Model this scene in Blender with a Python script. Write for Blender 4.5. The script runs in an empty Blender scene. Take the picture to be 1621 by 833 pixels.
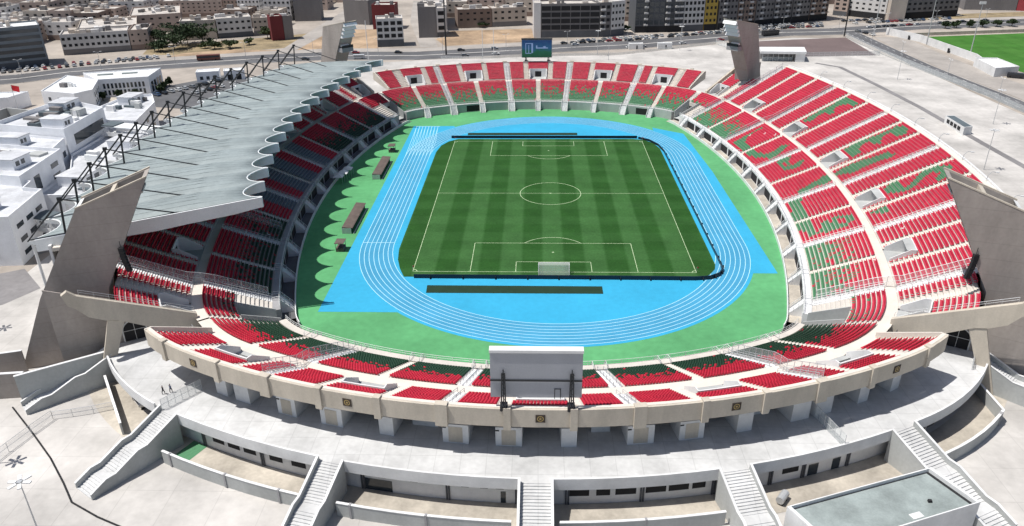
import bpy, math, random
import numpy as np
from mathutils import Vector, Matrix
random.seed(7); rng=np.random.default_rng(11)
S=bpy.context.scene; COL=S.collection
PI=math.pi
# ------------------------------------------------------------------ camera, sky, sun, exposure
cam=bpy.data.cameras.new('camera'); camo=bpy.data.objects.new('camera',cam); COL.objects.link(camo); S.camera=camo
cam.sensor_fit='HORIZONTAL'; cam.sensor_width=36; cam.lens=1205.444/1621*36; cam.clip_start=1; cam.clip_end=3000
_pt,_yw,_ro=0.4579623,-0.0341692,-0.0105258
def _rot():
    cp,sp,cy,sy=math.cos(_pt),math.sin(_pt),math.cos(_yw),math.sin(_yw)
    f=np.array([sy*cp,cy*cp,-sp]); r=np.array([cy,-sy,0]); u=np.cross(r,f); cr,sr=math.cos(_ro),math.sin(_ro)
    return r*cr+u*sr, -r*sr+u*cr, f
_r,_u,_f=_rot()
camo.matrix_world=Matrix(((_r[0],_u[0],-_f[0],-4.449),(_r[1],_u[1],-_f[1],-215.737),(_r[2],_u[2],-_f[2],82.912),(0,0,0,1)))
W=bpy.data.worlds.new('World'); S.world=W; W.use_nodes=True
_n=W.node_tree.nodes; _bg=_n['Background']; _sky=_n.new('ShaderNodeTexSky'); _sky.sky_type='NISHITA'; _sky.sun_disc=False
_sky.sun_elevation=math.radians(67); _sky.sun_rotation=math.radians(260); _sky.air_density=1.0; _sky.dust_density=1.5
W.node_tree.links.new(_sky.outputs[0],_bg.inputs[0]); _bg.inputs[1].default_value=0.082
sun=bpy.data.lights.new('sun','SUN'); sun.energy=4.9; sun.angle=math.radians(0.5); sun.color=(1,0.97,0.925)
suno=bpy.data.objects.new('sun',sun); COL.objects.link(suno); suno.location=(-150,-10,300)
suno.rotation_euler=Vector((0.44,0.08,-1)).to_track_quat('-Z','Y').to_euler()
S.view_settings.view_transform='Standard'; S.view_settings.look='None'; S.view_settings.exposure=0.07; S.view_settings.gamma=1
# ------------------------------------------------------------------ materials
def mat(name,col,rough=.8,noise=.12,scale=.35,fine=.06,metal=0,bump=0,spec=.35,streak=0,joints=None,zl=0):
    m=bpy.data.materials.new(name); m.use_nodes=True; t=m.node_tree; N=t.nodes; L=t.links; b=N['Principled BSDF']
    b.inputs['Roughness'].default_value=rough; b.inputs['Metallic'].default_value=metal
    b.inputs['Specular IOR Level'].default_value=spec
    c=(*col,1); b.inputs['Base Color'].default_value=c
    if noise or fine:
        g=N.new('ShaderNodeNewGeometry')
        n1=N.new('ShaderNodeTexNoise'); n1.inputs['Scale'].default_value=scale; n1.inputs['Detail'].default_value=6; n1.inputs['Roughness'].default_value=.65
        n2=N.new('ShaderNodeTexNoise'); n2.inputs['Scale'].default_value=scale*14; n2.inputs['Detail'].default_value=3
        mp=N.new('ShaderNodeMapping'); L.new(g.outputs['Position'],mp.inputs['Vector'])
        if streak: mp.inputs['Scale'].default_value=(1,1,streak)
        L.new(mp.outputs[0],n1.inputs['Vector']); L.new(g.outputs['Position'],n2.inputs['Vector'])
        r1=N.new('ShaderNodeMapRange'); r1.inputs[1].default_value=.3; r1.inputs[2].default_value=.7; r1.inputs[3].default_value=1-noise*1.4; r1.inputs[4].default_value=1+noise*.7
        r2=N.new('ShaderNodeMapRange'); r2.inputs[1].default_value=.25; r2.inputs[2].default_value=.75; r2.inputs[3].default_value=1-fine; r2.inputs[4].default_value=1+fine
        L.new(n1.outputs[0],r1.inputs[0]); L.new(n2.outputs[0],r2.inputs[0])
        mu=N.new('ShaderNodeMath'); mu.operation='MULTIPLY'; L.new(r1.outputs[0],mu.inputs[0]); L.new(r2.outputs[0],mu.inputs[1]); fac=mu.outputs[0]
        if joints:
            br=N.new('ShaderNodeTexBrick'); br.offset=0; br.inputs['Scale'].default_value=1; br.inputs['Brick Width'].default_value=joints; br.inputs['Row Height'].default_value=joints
            br.inputs['Mortar Size'].default_value=.07; br.inputs['Mortar Smooth'].default_value=.4; br.inputs['Color1'].default_value=(1,1,1,1); br.inputs['Color2'].default_value=(.955,.95,.95,1); br.inputs['Mortar'].default_value=(.84,.83,.82,1)
            L.new(g.outputs['Position'],br.inputs['Vector'])
            m2=N.new('ShaderNodeMath'); m2.operation='MULTIPLY'; L.new(fac,m2.inputs[0]); L.new(br.outputs['Color'],m2.inputs[1]); fac=m2.outputs[0]
        if zl:
            sz=N.new('ShaderNodeSeparateXYZ'); L.new(g.outputs['Position'],sz.inputs[0])
            a1=N.new('ShaderNodeMath'); a1.operation='DIVIDE'; a1.inputs[1].default_value=zl; L.new(sz.outputs[2],a1.inputs[0])
            a2=N.new('ShaderNodeMath'); a2.operation='FRACT'; L.new(a1.outputs[0],a2.inputs[0])
            a3=N.new('ShaderNodeMapRange'); a3.inputs[1].default_value=.0; a3.inputs[2].default_value=.05; a3.inputs[3].default_value=.82; a3.inputs[4].default_value=1; L.new(a2.outputs[0],a3.inputs[0])
            m3=N.new('ShaderNodeMath'); m3.operation='MULTIPLY'; L.new(fac,m3.inputs[0]); L.new(a3.outputs[0],m3.inputs[1]); fac=m3.outputs[0]
        vm=N.new('ShaderNodeVectorMath'); vm.operation='SCALE'; vm.inputs[0].default_value=col; L.new(fac,vm.inputs['Scale']); L.new(vm.outputs[0],b.inputs['Base Color'])
        if bump:
            bp=N.new('ShaderNodeBump'); bp.inputs['Strength'].default_value=bump; bp.inputs['Distance'].default_value=.05; L.new(n2.outputs[0],bp.inputs['Height']); L.new(bp.outputs[0],b.inputs['Normal'])
    return m
M={}
def DM(k,*a,**kw): M[k]=mat(k,*a,**kw)
DM('plaza',(.525,.50,.47),noise=.26,scale=.055,fine=.05,joints=7.5)
DM('deck',(.575,.575,.57),noise=.2,scale=.1,fine=.06,joints=3.9)
DM('terrace',(.57,.53,.48),noise=.10,scale=.3)
DM('aisle',(.66,.61,.54),noise=.08,scale=.3)
DM('white',(.71,.71,.705),rough=.6,noise=.13,scale=.2,fine=.03)
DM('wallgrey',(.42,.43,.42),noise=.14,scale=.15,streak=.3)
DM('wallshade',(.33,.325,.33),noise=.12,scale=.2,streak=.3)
DM('beige',(.53,.475,.395),noise=.14,scale=.25,streak=.35)
DM('pylon',(.37,.33,.30),noise=.2,scale=.12,streak=.35,fine=.06,zl=3.1)
DM('yard',(.47,.425,.36),noise=.3,scale=.12,fine=.09)
DM('dirt',(.40,.285,.185),noise=.4,scale=.05,fine=.15)
DM('scrub',(.30,.235,.14),noise=.4,scale=.09,fine=.2)
DM('ground',(.38,.335,.29),noise=.3,scale=.02,fine=.1)
DM('street',(.36,.33,.30),noise=.2,scale=.05,fine=.08)
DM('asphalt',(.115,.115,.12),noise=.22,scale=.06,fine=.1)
DM('asphaltlight',(.21,.20,.20),noise=.2,scale=.06,fine=.1)
DM('brownlot',(.155,.115,.11),noise=.15,scale=.05,fine=.08)
DM('paint',(.78,.78,.76),noise=.1,scale=1)
DM('track',(.035,.345,.56),rough=.75,noise=.085,scale=.06,fine=.05,spec=.25)
DM('lane',(.055,.29,.475),rough=.75,noise=.10,scale=.1,fine=.05,spec=.25)
DM('apron',(.10,.335,.14),rough=.85,noise=.17,scale=.045,fine=.09,spec=.2)
DM('turfmat',(.012,.035,.016),rough=.9,noise=.15,scale=.5)
DM('line',(.42,.70,.80),noise=.05,scale=.5)
DM('pitchline',(.50,.62,.38),noise=.25,scale=.8)
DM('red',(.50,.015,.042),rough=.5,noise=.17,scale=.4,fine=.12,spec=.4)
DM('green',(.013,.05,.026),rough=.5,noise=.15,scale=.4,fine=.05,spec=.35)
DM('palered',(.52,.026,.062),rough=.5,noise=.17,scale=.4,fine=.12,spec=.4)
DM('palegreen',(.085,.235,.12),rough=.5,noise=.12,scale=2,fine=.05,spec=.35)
DM('greyseat',(.16,.19,.22),rough=.5,noise=.1,scale=2)
DM('seatwhite',(.72,.70,.68),rough=.5,noise=.1,scale=2)
DM('roof',(.275,.315,.315),rough=.5,noise=.17,scale=.10,fine=.08,spec=.4)
DM('roofedge',(.80,.82,.82),rough=.5,noise=.05)
DM('steel',(.025,.027,.03),rough=.5,noise=.15,scale=1)
DM('greysteel',(.50,.51,.52),rough=.4,noise=.08,scale=1,metal=.3)
DM('glass',(.03,.04,.05),rough=.12,noise=0,fine=0,spec=.6)
DM('dark',(.022,.022,.024),rough=.85,noise=.1,scale=1)
DM('board',(.012,.02,.035),rough=.4,noise=.1,scale=1)
DM('screenback',(.36,.37,.40),rough=.6,noise=.05,scale=.4,streak=.3)
DM('brownroof',(.13,.10,.085),rough=.6,noise=.2,scale=.6)
DM('fac_white',(.60,.585,.57),noise=.12,scale=.12,streak=.3)
DM('fac_cream',(.52,.455,.39),noise=.14,scale=.12,streak=.3)
DM('fac_pink',(.44,.35,.30),noise=.14,scale=.12,streak=.3)
DM('fac_brown',(.24,.18,.15),noise=.18,scale=.12,streak=.3)
DM('fac_grey',(.19,.18,.178),noise=.12,scale=.12,streak=.3)
DM('fac_dark',(.10,.105,.115),noise=.15,scale=.12,streak=.3)
DM('fac_maroon',(.15,.028,.032),noise=.12,scale=.12,streak=.3)
DM('fac_red',(.33,.05,.06),noise=.12,scale=.12)
DM('fac_ochre',(.48,.33,.07),noise=.12,scale=.2)
DM('slate',(.10,.125,.14),noise=.12,scale=.2)
DM('rooftop',(.52,.48,.44),noise=.25,scale=.25,fine=.12)
DM('villawhite',(.84,.85,.87),rough=.6,noise=.08,scale=.2,fine=.03)
DM('lampwhite',(.88,.88,.87),rough=.35,noise=0,fine=0)
DM('officegrey',(.20,.225,.245),noise=.12,scale=.2)
DM('roofpale',(.55,.56,.58),noise=.22,scale=.2,fine=.1)
DM('bark',(.10,.07,.045),noise=.2,scale=2)
DM('leaf',(.036,.060,.022),noise=.45,scale=.6,fine=.25,rough=.7)
DM('leaf2',(.06,.085,.03),noise=.45,scale=.6,fine=.25,rough=.7)
DM('bluemat',(.12,.30,.50),noise=.1)
DM('greenroof',(.29,.33,.32),rough=.5,noise=.22,scale=.25,fine=.08)
DM('skin',(.35,.2,.13),noise=.05); DM('cloth_dark',(.03,.03,.04),noise=.1); DM('cloth_jean',(.06,.08,.14),noise=.1)
DM('gold',(.42,.30,.11),rough=.5,noise=.1); DM('plaque',(.06,.045,.035),noise=.1)
DM('tyre',(.02,.02,.02),noise=.05); DM('flagred',(.55,.02,.03),noise=.08)
for k,c in dict(car_white=(.72,.72,.71),car_black=(.025,.025,.03),car_grey=(.20,.205,.21),car_silver=(.48,.49,.50),car_red=(.30,.03,.035),car_blue=(.05,.09,.18),bus_brown=(.20,.07,.045)).items(): DM(k,c,rough=.3,noise=0,fine=0,spec=.5)
# thin wire mesh: mostly see-through
def meshmat(name,col,alpha):
    m=mat(name,col,rough=.6,noise=0,fine=0); m.node_tree.nodes['Principled BSDF'].inputs['Alpha'].default_value=alpha; return m
M['wire']=meshmat('wire',(.70,.70,.70),.22); M['net']=meshmat('net',(.85,.86,.86),.25); M['barrier']=meshmat('barrier',(.62,.66,.66),.38)
def grassmat(name,a,b,sx,sy,ox=0):
    m=mat(name,a,rough=.9,noise=.17,scale=.13,fine=.16,spec=.12); t=m.node_tree; N=t.nodes; L=t.links; bs=N['Principled BSDF']
    vm=[n for n in N if n.type=='VECT_MATH'][0]
    g=N.new('ShaderNodeNewGeometry'); sp=N.new('ShaderNodeSeparateXYZ'); L.new(g.outputs['Position'],sp.inputs[0])
    def band(out,per,off):
        a1=N.new('ShaderNodeMath'); a1.operation='MULTIPLY_ADD'; a1.inputs[1].default_value=PI/per; a1.inputs[2].default_value=off; L.new(out,a1.inputs[0])
        s=N.new('ShaderNodeMath'); s.operation='SINE'; L.new(a1.outputs[0],s.inputs[0])
        r=N.new('ShaderNodeMapRange'); r.inputs[1].default_value=-.22; r.inputs[2].default_value=.22; L.new(s.outputs[0],r.inputs[0]); return r.outputs[0]
    bx=band(sp.outputs[0],sx,ox); by=band(sp.outputs[1],sy,.9)
    mm=N.new('ShaderNodeMath'); mm.operation='MULTIPLY_ADD'; mm.inputs[1].default_value=.22; L.new(by,mm.inputs[0])
    m3=N.new('ShaderNodeMath'); m3.operation='MULTIPLY'; m3.inputs[1].default_value=.78; L.new(bx,m3.inputs[0]); L.new(m3.outputs[0],mm.inputs[2])
    mx=N.new('ShaderNodeMix'); mx.data_type='RGBA'; mx.inputs[6].default_value=(*a,1); mx.inputs[7].default_value=(*b,1); L.new(mm.outputs[0],mx.inputs[0])
    L.new(mx.outputs[2],vm.inputs[0]); return m
M['pitch']=grassmat('pitch',(.020,.074,.014),(.043,.120,.034),5.23,5.5,PI/2)
M['pitch_far']=grassmat('pitch_far',(.05,.155,.025),(.06,.17,.03),9,9)
def screenmat():
    m=bpy.data.materials.new('screen'); m.use_nodes=True; t=m.node_tree; N=t.nodes; L=t.links; b=N['Principled BSDF']
    g=N.new('ShaderNodeNewGeometry'); sp=N.new('ShaderNodeSeparateXYZ'); L.new(g.outputs['Position'],sp.inputs[0])
    r=N.new('ShaderNodeMapRange'); r.inputs[1].default_value=15.6; r.inputs[2].default_value=23.8; L.new(sp.outputs[2],r.inputs[0])
    cr=N.new('ShaderNodeValToRGB'); e=cr.color_ramp.elements; e[0].position=.0; e[0].color=(.008,.075,.03,1); e[1].position=1; e[1].color=(.015,.045,.17,1)
    x=e.new(.35); x.color=(.012,.12,.06,1); x=e.new(.55); x.color=(.02,.10,.24,1)
    nz=N.new('ShaderNodeTexNoise'); nz.inputs['Scale'].default_value=.7; L.new(g.outputs['Position'],nz.inputs['Vector'])
    ad=N.new('ShaderNodeMath'); ad.operation='MULTIPLY_ADD'; ad.inputs[1].default_value=.4; L.new(nz.outputs[0],ad.inputs[0])
    sb=N.new('ShaderNodeMath'); sb.operation='SUBTRACT'; sb.inputs[1].default_value=.2; L.new(r.outputs[0],ad.inputs[2]); L.new(ad.outputs[0],sb.inputs[0]); L.new(sb.outputs[0],cr.inputs[0])
    L.new(cr.outputs[0],b.inputs['Emission Color']); b.inputs['Emission Strength'].default_value=.6; b.inputs['Base Color'].default_value=(.01,.012,.015,1); b.inputs['Roughness'].default_value=.4
    return m
M['screen']=screenmat()
def emit(name,col,st):
    m=bpy.data.materials.new(name); m.use_nodes=True; b=m.node_tree.nodes['Principled BSDF']; b.inputs['Base Color'].default_value=(.02,.02,.02,1); b.inputs['Emission Color'].default_value=(*col,1); b.inputs['Emission Strength'].default_value=st; return m
M['screenlight']=emit('screenlight',(.35,.5,.9),.45)
# ------------------------------------------------------------------ helpers
def tag(o,label=None,cat=None,group=None,kind=None):
    if label: o['label']=label
    if cat: o['category']=cat
    if group: o['group']=group
    if kind: o['kind']=kind
    return o
def thing(name,label,cat,loc=(0,0,0),rotz=0,group=None):
    o=bpy.data.objects.new(name,None); COL.objects.link(o); o.location=loc; o.rotation_euler=(0,0,rotz); o.empty_display_size=1
    return tag(o,label,cat,group)
def adopt(c,p):
    c.parent=p
    q=p; mw=Matrix.Identity(4); chain=[]
    while q: chain.append(q); q=q.parent
    for q in reversed(chain):
        mw=mw@(q.matrix_parent_inverse if q.parent else Matrix.Identity(4))@Matrix.LocRotScale(q.location,q.rotation_euler,q.scale)
    c.matrix_parent_inverse=mw.inverted()
    return c
class MB:
    def __init__(s): s.v=[]; s.f=[]; s.m=[]
    def face(s,pts,m=0):
        b=len(s.v); s.v+= [tuple(p) for p in pts]; s.f.append(tuple(range(b,b+len(pts)))); s.m.append(m)
    def hexa(s,b4,t4,m=0,bottom=True,top=True):
        b=len(s.v); s.v+=[tuple(p) for p in b4]+[tuple(p) for p in t4]; n=len(b4)
        for i in range(n):
            j=(i+1)%n; s.f.append((b+i,b+j,b+n+j,b+n+i)); s.m.append(m)
        if bottom: s.f.append(tuple(b+i for i in reversed(range(n)))); s.m.append(m)
        if top: s.f.append(tuple(b+n+i for i in range(n))); s.m.append(m)
    def prism(s,poly,z0,z1,m=0,bottom=True): s.hexa([(x,y,z0) for x,y in poly],[(x,y,z1) for x,y in poly],m,bottom)
    def box(s,x0,x1,y0,y1,z0,z1,m=0): s.prism([(x0,y0),(x1,y0),(x1,y1),(x0,y1)],z0,z1,m)
    def obox(s,c,ax,ay,hx,hy,z0,z1,m=0):
        c=np.array(c[:2]);ax=np.array(ax[:2]);ay=np.array(ay[:2])
        s.prism([tuple(c+ax*i*hx+ay*j*hy) for i,j in((-1,-1),(1,-1),(1,1),(-1,1))],z0,z1,m)
    def tube(s,p,q,r,n=6,m=0,r2=None,cap=True):
        p=np.array(p,float);q=np.array(q,float);d=q-p;l=np.linalg.norm(d)
        if l<1e-6:return
        d/=l;a=np.array([0,0,1.]) if abs(d[2])<.9 else np.array([1.,0,0]);u=np.cross(d,a);u/=np.linalg.norm(u);w=np.cross(d,u)
        r2=r if r2 is None else r2
        A=[p+r*(math.cos(2*PI*i/n)*u+math.sin(2*PI*i/n)*w) for i in range(n)];B=[q+r2*(math.cos(2*PI*i/n)*u+math.sin(2*PI*i/n)*w) for i in range(n)]
        s.hexa(A,B,m,cap,cap)
    def path(s,pts,r,n=6,m=0):
        for a,b in zip(pts[:-1],pts[1:]): s.tube(a,b,r,n,m)
    def extr(s,poly,off,m=0):
        """polygon of 3d pts extruded by vector off"""
        off=np.array(off); s.hexa(poly,[tuple(np.array(p)+off) for p in poly],m)
    def build(s,name,mats,parent=None,smooth=False):
        me=bpy.data.meshes.new(name); me.from_pydata(s.v,[],s.f)
        if isinstance(mats,str): mats=[mats]
        for k in mats: me.materials.append(M[k])
        if len(mats)>1: me.polygons.foreach_set('material_index',s.m)
        if smooth: me.polygons.foreach_set('use_smooth',[True]*len(s.f))
        me.update(); o=bpy.data.objects.new(name,me); COL.objects.link(o)
        if parent: adopt(o,parent)
        return o
def dup_tree(o,loc=None,rotz=None,label=None,parent=None):
    c=o.copy(); COL.objects.link(c)
    if parent: c.parent=parent
    if loc is not None: c.location=loc
    if rotz is not None: c.rotation_euler=(0,0,rotz)
    if label: c['label']=label
    for ch in list(o.children): dup_tree(ch,parent=c)
    return c
def sheet(name,poly,z,m,kind='structure'):
    b=MB(); b.face([(x,y,z) for x,y in poly]); o=b.build(name,m); o['kind']=kind; return o
# ------------------------------------------------------------------ the bowl: s = arc length round the front rail (0 south, Q east, 2Q north), d = distance outwards
RS,YC,RE,XC,RC,X0=100.,1.4,248.,-179.6,20.,-3.6
CX,CY=37.649009315,-69.187194997
AS=math.atan2(CX,YC-CY); AE=math.atan2(-CY,CX-XC); L1=RS*AS; L2=RC*(PI/2-AS-AE); L3=RE*AE; Q=L1+L2+L3
def ptv(s,d):
    s=np.atleast_1d(np.asarray(s,float)); d=np.broadcast_to(np.asarray(d,float),s.shape)
    s=(s+2*Q)%(4*Q)-2*Q; sx=np.where(s>=0,1.,-1.); a=np.abs(s); sy=np.where(a>Q,-1.,1.); a=np.where(a>Q,2*Q-a,a)
    i1=a<=L1; i2=(~i1)&(a<=L1+L2)
    th=np.where(i1,a/RS,np.where(i2,AS+(a-L1)/RC,AS+L2/RC+(a-L1-L2)/RE))
    cx=np.where(i1,0,np.where(i2,CX,XC)); cy=np.where(i1,YC,np.where(i2,CY,0)); R=np.where(i1,RS,np.where(i2,RC,RE))
    nx=np.sin(th); ny=-np.cos(th)
    return (cx+(R+d)*nx)*sx+X0,(cy+(R+d)*ny)*sy,nx*sx,ny*sy,(R+d)/R
def P2(s,d): x,y,_,_,_=ptv(s,d); return float(x[0]),float(y[0])
def P3(s,d,z): return (*P2(s,d),z)
def NRM(s): _,_,a,b,_=ptv(s,0); return float(a[0]),float(b[0])
def srange(s0,s1):
    out=[s0]; s=s0
    while s<s1-1e-6:
        a=abs((s+2*Q)%(4*Q)-2*Q); a=2*Q-a if a>Q else a
        st=1.2 if L1-3<a<L1+L2+3 else 3.2
        s=min(s+st,s1)
        if s1-s<.4: s=s1
        out.append(s)
    return out
def sweep(b,prof,s0,s1,m=0,closed=False,caps=True):
    ss=srange(s0,s1); n=len(prof); base=len(b.v)
    for s in ss:
        for d,z in prof: b.v.append(P3(s,d,z))
    rng_=n if closed else n-1
    for i in range(len(ss)-1):
        for j in range(rng_):
            k=(j+1)%n; b.f.append((base+i*n+j,base+(i+1)*n+j,base+(i+1)*n+k,base+i*n+k)); b.m.append(m)
    if closed and caps:
        b.f.append(tuple(base+j for j in range(n))); b.m.append(m)
        b.f.append(tuple(base+(len(ss)-1)*n+j for j in reversed(range(n)))); b.m.append(m)
def ringbox(b,d0,d1,z0,z1,s0,s1,m=0): sweep(b,[(d0,z0),(d1,z0),(d1,z1),(d0,z1)],s0,s1,m,True)
# tier profile
RPL,RPU=.87,.90
LZ=lambda k:3.0+.38*k
UZ=lambda k:8.75+.5*.9*k
LD=lambda k:.35+RPL*k
UD=lambda k:15.6+RPU*k
NL=15
# ------------------------------------------------------------------ ground, field, track
sheet('ground',[(-1300,-700),(1300,-700),(1300,1500),(-1300,1500)],-.10,'ground')
PLZ=[(-140,-300),(186,-300),(189,89),(187,158),(183,212),(182,258),(150,262),(103,243),(41,212),(-11,208),(-28,204),(-56,202),(-89,193),(-125,150),(-131,60),(-128,-60)]
sheet('plaza',PLZ,-.05,'plaza')
def oval(d,n=360): return [P2(-2*Q+4*Q*i/n,d) for i in range(n)]
sheet('infield_apron',oval(-.6),0.0,'apron')
def trackpoly(r,n=48,L=35.5):
    return [(r*math.cos(a),L+r*math.sin(a)) for a in np.linspace(0,PI,n)]+[(r*math.cos(a),-L+r*math.sin(a)) for a in np.linspace(PI,2*PI,n)]
b=MB(); b.face([(x,y,.012) for x,y in trackpoly(50.4,64)]); o=b.build('running_surface','track'); o['kind']='structure'
b=MB()
for poly in ([(-52,-72.2),(-34.3,-72.2),(-36,72.4),(-52,72.4)],[(40,-52.6),(53.2,-52.6),(52.6,20),(50.5,62),(40,70)]): b.face([(x,y,.018) for x,y in poly])
o=b.build('running_surface','track'); o['kind']='structure'
b=MB()
A=trackpoly(41.2,48);B_=trackpoly(49.5,48)
for i in range(len(A)):
    j=(i+1)%len(A); b.face([(*A[i],.024),(*B_[i],.024),(*B_[j],.024),(*A[j],.024)])
o=b.build('running_lanes','lane'); o['kind']='structure'
b=MB()
def ribbon(b,pts,w,z,closed=False):
    n=len(pts); P=np.array(pts,float)
    off=[]
    for i in range(n):
        a=P[(i-1)%n] if (closed or i>0) else P[i]; c=P[(i+1)%n] if (closed or i<n-1) else P[i]
        t=c-a; t/=np.linalg.norm(t)+1e-9; off.append(np.array([-t[1],t[0]])*w/2)
    for i in range(n if closed else n-1):
        j=(i+1)%n; b.face([(*(P[i]-off[i]),z),(*(P[j]-off[j]),z),(*(P[j]+off[j]),z),(*(P[i]+off[i]),z)])
for k in range(8): ribbon(b,trackpoly(41.2+8.3*k/7,64),.14,.034,True)
ribbon(b,[(-49.6,-36),(-41.2,-36)],.2,.040)
for k in range(8):
    x=-49.5+8.3*k/7; ribbon(b,[(x,35),(x-1.2,72)],.16,.036)
    ribbon(b,[(x-1.0,68),(x+.2,52),(x+.2,40)],.12,.044)
ribbon(b,[(-51,72),(-41.6,72)],.3,.041)
o=b.build('lane_lines','line'); o['kind']='structure'
# pitch
def rrect(x0,x1,y0,y1,r,n=8):
    out=[]
    for cx,cy,a0 in ((x1-r,y1-r,0),(x0+r,y1-r,PI/2),(x0+r,y0+r,PI),(x1-r,y0+r,1.5*PI)):
        out+=[(cx+r*math.cos(a0+PI/2*i/n),cy+r*math.sin(a0+PI/2*i/n)) for i in range(n+1)]
    return out
GR=[(39.4,-48),(38.8,-50.5),(36.9,-53.6),(34,-55.2),(-35.8,-55.3),(-37.4,-51),(-38.7,-46),(-39.4,-40),(-39.4,40),(-38.4,47.5),(-36.2,52.4),(-33,55.4),(31,55.4),(35,54),(37.8,50),(39.2,44)]
sheet('pitch_grass',GR,.05,'pitch')
b=MB()
def seg(*p): ribbon(b,list(p),.13,.06)
def arc(cx,cy,r,a0,a1,n=40): ribbon(b,[(cx+r*math.cos(a0+(a1-a0)*i/n),cy+r*math.sin(a0+(a1-a0)*i/n)) for i in range(n+1)],.16,.062)
ribbon(b,[(-34,-52.5),(34,-52.5),(34,52.5),(-34,52.5)],.001,.06,True)
seg((-34.08,-52.5),(34.08,-52.5)); seg((-34.08,52.5),(34.08,52.5)); seg((-34,-52.4),(-34,52.4)); seg((34,-52.4),(34,52.4)); seg((-33.9,0),(33.9,0))
arc(0,0,9.15,0,2*PI,64); arc(0,0,.25,0,2*PI,10)
for s_ in (-1,1):
    y=52.5*s_
    seg((-20.16,y),(-20.16,y-16.5*s_)); seg((20.16,y),(20.16,y-16.5*s_)); seg((-20.24,y-16.5*s_),(20.24,y-16.5*s_))
    seg((-9.16,y),(-9.16,y-5.5*s_)); seg((9.16,y),(9.16,y-5.5*s_)); seg((-9.24,y-5.5*s_),(9.24,y-5.5*s_))
    th=math.acos(5.5/9.15); c=y-11*s_
    arc(0,c,9.15,-s_*PI/2-th,-s_*PI/2+th,24); arc(0,c,.2,0,2*PI,8)
    for sx in (-1,1): arc(34*sx,y,1,(PI if sx>0 else 0),(PI if sx>0 else 0)+(PI/2 if s_*sx>0 else -PI/2),8)
o=b.build('pitch_lines','pitchline'); o['kind']='structure'
for poly in ([(-29.4,-63.3),(11,-63.3),(11,-59.7),(-29.6,-59.6)],[(-30,60.2),(11,60.2),(11,63.2),(-30,63.2)]):
    sheet('runway_turf',poly,.05,'turfmat')
# goals
def goal():
    t=thing('football_goal','white football goal with net in front of the near dark boards','goal',(0,-52.5,.06),0,'football goals')
    b=MB()
    for x in (-3.66,3.66): b.tube((x,-52.5,.06),(x,-52.5,2.5),.09,8)
    b.build('goal_post','white',t)
    b=MB(); b.tube((-3.75,-52.5,2.5),(3.75,-52.5,2.5),.09,8); b.build('crossbar','white',t)
    b=MB()
    for x in (-3.66,3.66): b.face([(x,-52.5,2.48),(x,-53.6,2.4),(x,-54.4,.07),(x,-52.5,.07)])
    b.face([(-3.66,-52.5,2.48),(3.66,-52.5,2.48),(3.66,-53.6,2.4),(-3.66,-53.6,2.4)]); b.face([(-3.66,-53.6,2.4),(3.66,-53.6,2.4),(3.66,-54.4,.07),(-3.66,-54.4,.07)])
    b.build('goal_net','net',t)
    for x in (-3.66,3.66):
        b=MB(); b.path([(x,-52.5,2.45),(x,-53.6,2.4),(x,-54.4,.08)],.04,5); b.build('net_support','white',t)
    return t
g=goal(); dup_tree(g,(0,52.5,.06),PI,'white football goal with net in front of the far dark boards')
def flag(x,y,l):
    t=thing('corner_flag',l,'corner flag',(x,y,.06),0,'corner flags of the pitch'); b=MB(); b.tube((x,y,.06),(x,y,1.6),.03,5); b.build('flag_pole','white',t)
    b=MB(); b.box(x,x+.4,y-.01,y+.01,1.25,1.58); b.build('flag_cloth','flagred',t); return t
for x,y,l in ((-34,-52.5,'near left corner of the pitch'),(34,-52.5,'near right corner of the pitch'),(-34,52.5,'far left corner of the pitch'),(34,52.5,'far right corner of the pitch')): flag(x,y,'slim white pole with small red flag at the '+l)
def boards(name,pts,h,label):
    t=thing(name,label,'advertising board',(pts[0][0],pts[0][1],0),0,'dark boards round the pitch')
    acc=0
    b=MB(); P=np.array(pts,float)
    for i in range(len(P)-1):
        d=P[i+1]-P[i]; l=np.linalg.norm(d); d/=l; nrm=np.array([-d[1],d[0]])
        b.obox((P[i]+P[i+1])/2,d,nrm,l/2+.02,.09,.06,h)
    b.build('board_face','board',t)
    f=MB()
    for i in range(0,len(P)-1,1):
        d=P[i+1]-P[i]; l=np.linalg.norm(d); d/=l; nrm=np.array([-d[1],d[0]]); n=max(1,int(l/6))
        for k in range(n):
            c=P[i]+d*l*(k+.5)/n-nrm*.35; f.obox(c,d,nrm,.05,.25,.06,h*.7)
    f.build('board_stand','steel',t)
cr=[(40.4+0*a,0) for a in ()]
boards('advertising_board',[(-33.2,-56.0),(-10,-56.1),(12,-56.2),(33,-56.4),(36.5,-55.9),(39,-54.2),(40.4,-51.6),(40.6,-48)],1.05,'long black advertising board behind the near goal line, curving round the right corner')
boards('advertising_board',[(40.6,-47.6),(40.5,-20),(40.3,10),(40,40),(39,47),(36.5,52.6),(33,55.6)],.8,'black advertising board running along the right touchline')
boards('advertising_board',[(32.6,56.1),(10,56.3),(-10,56.3),(-35.6,56.4)],1.0,'black advertising board behind the far goal line')
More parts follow.
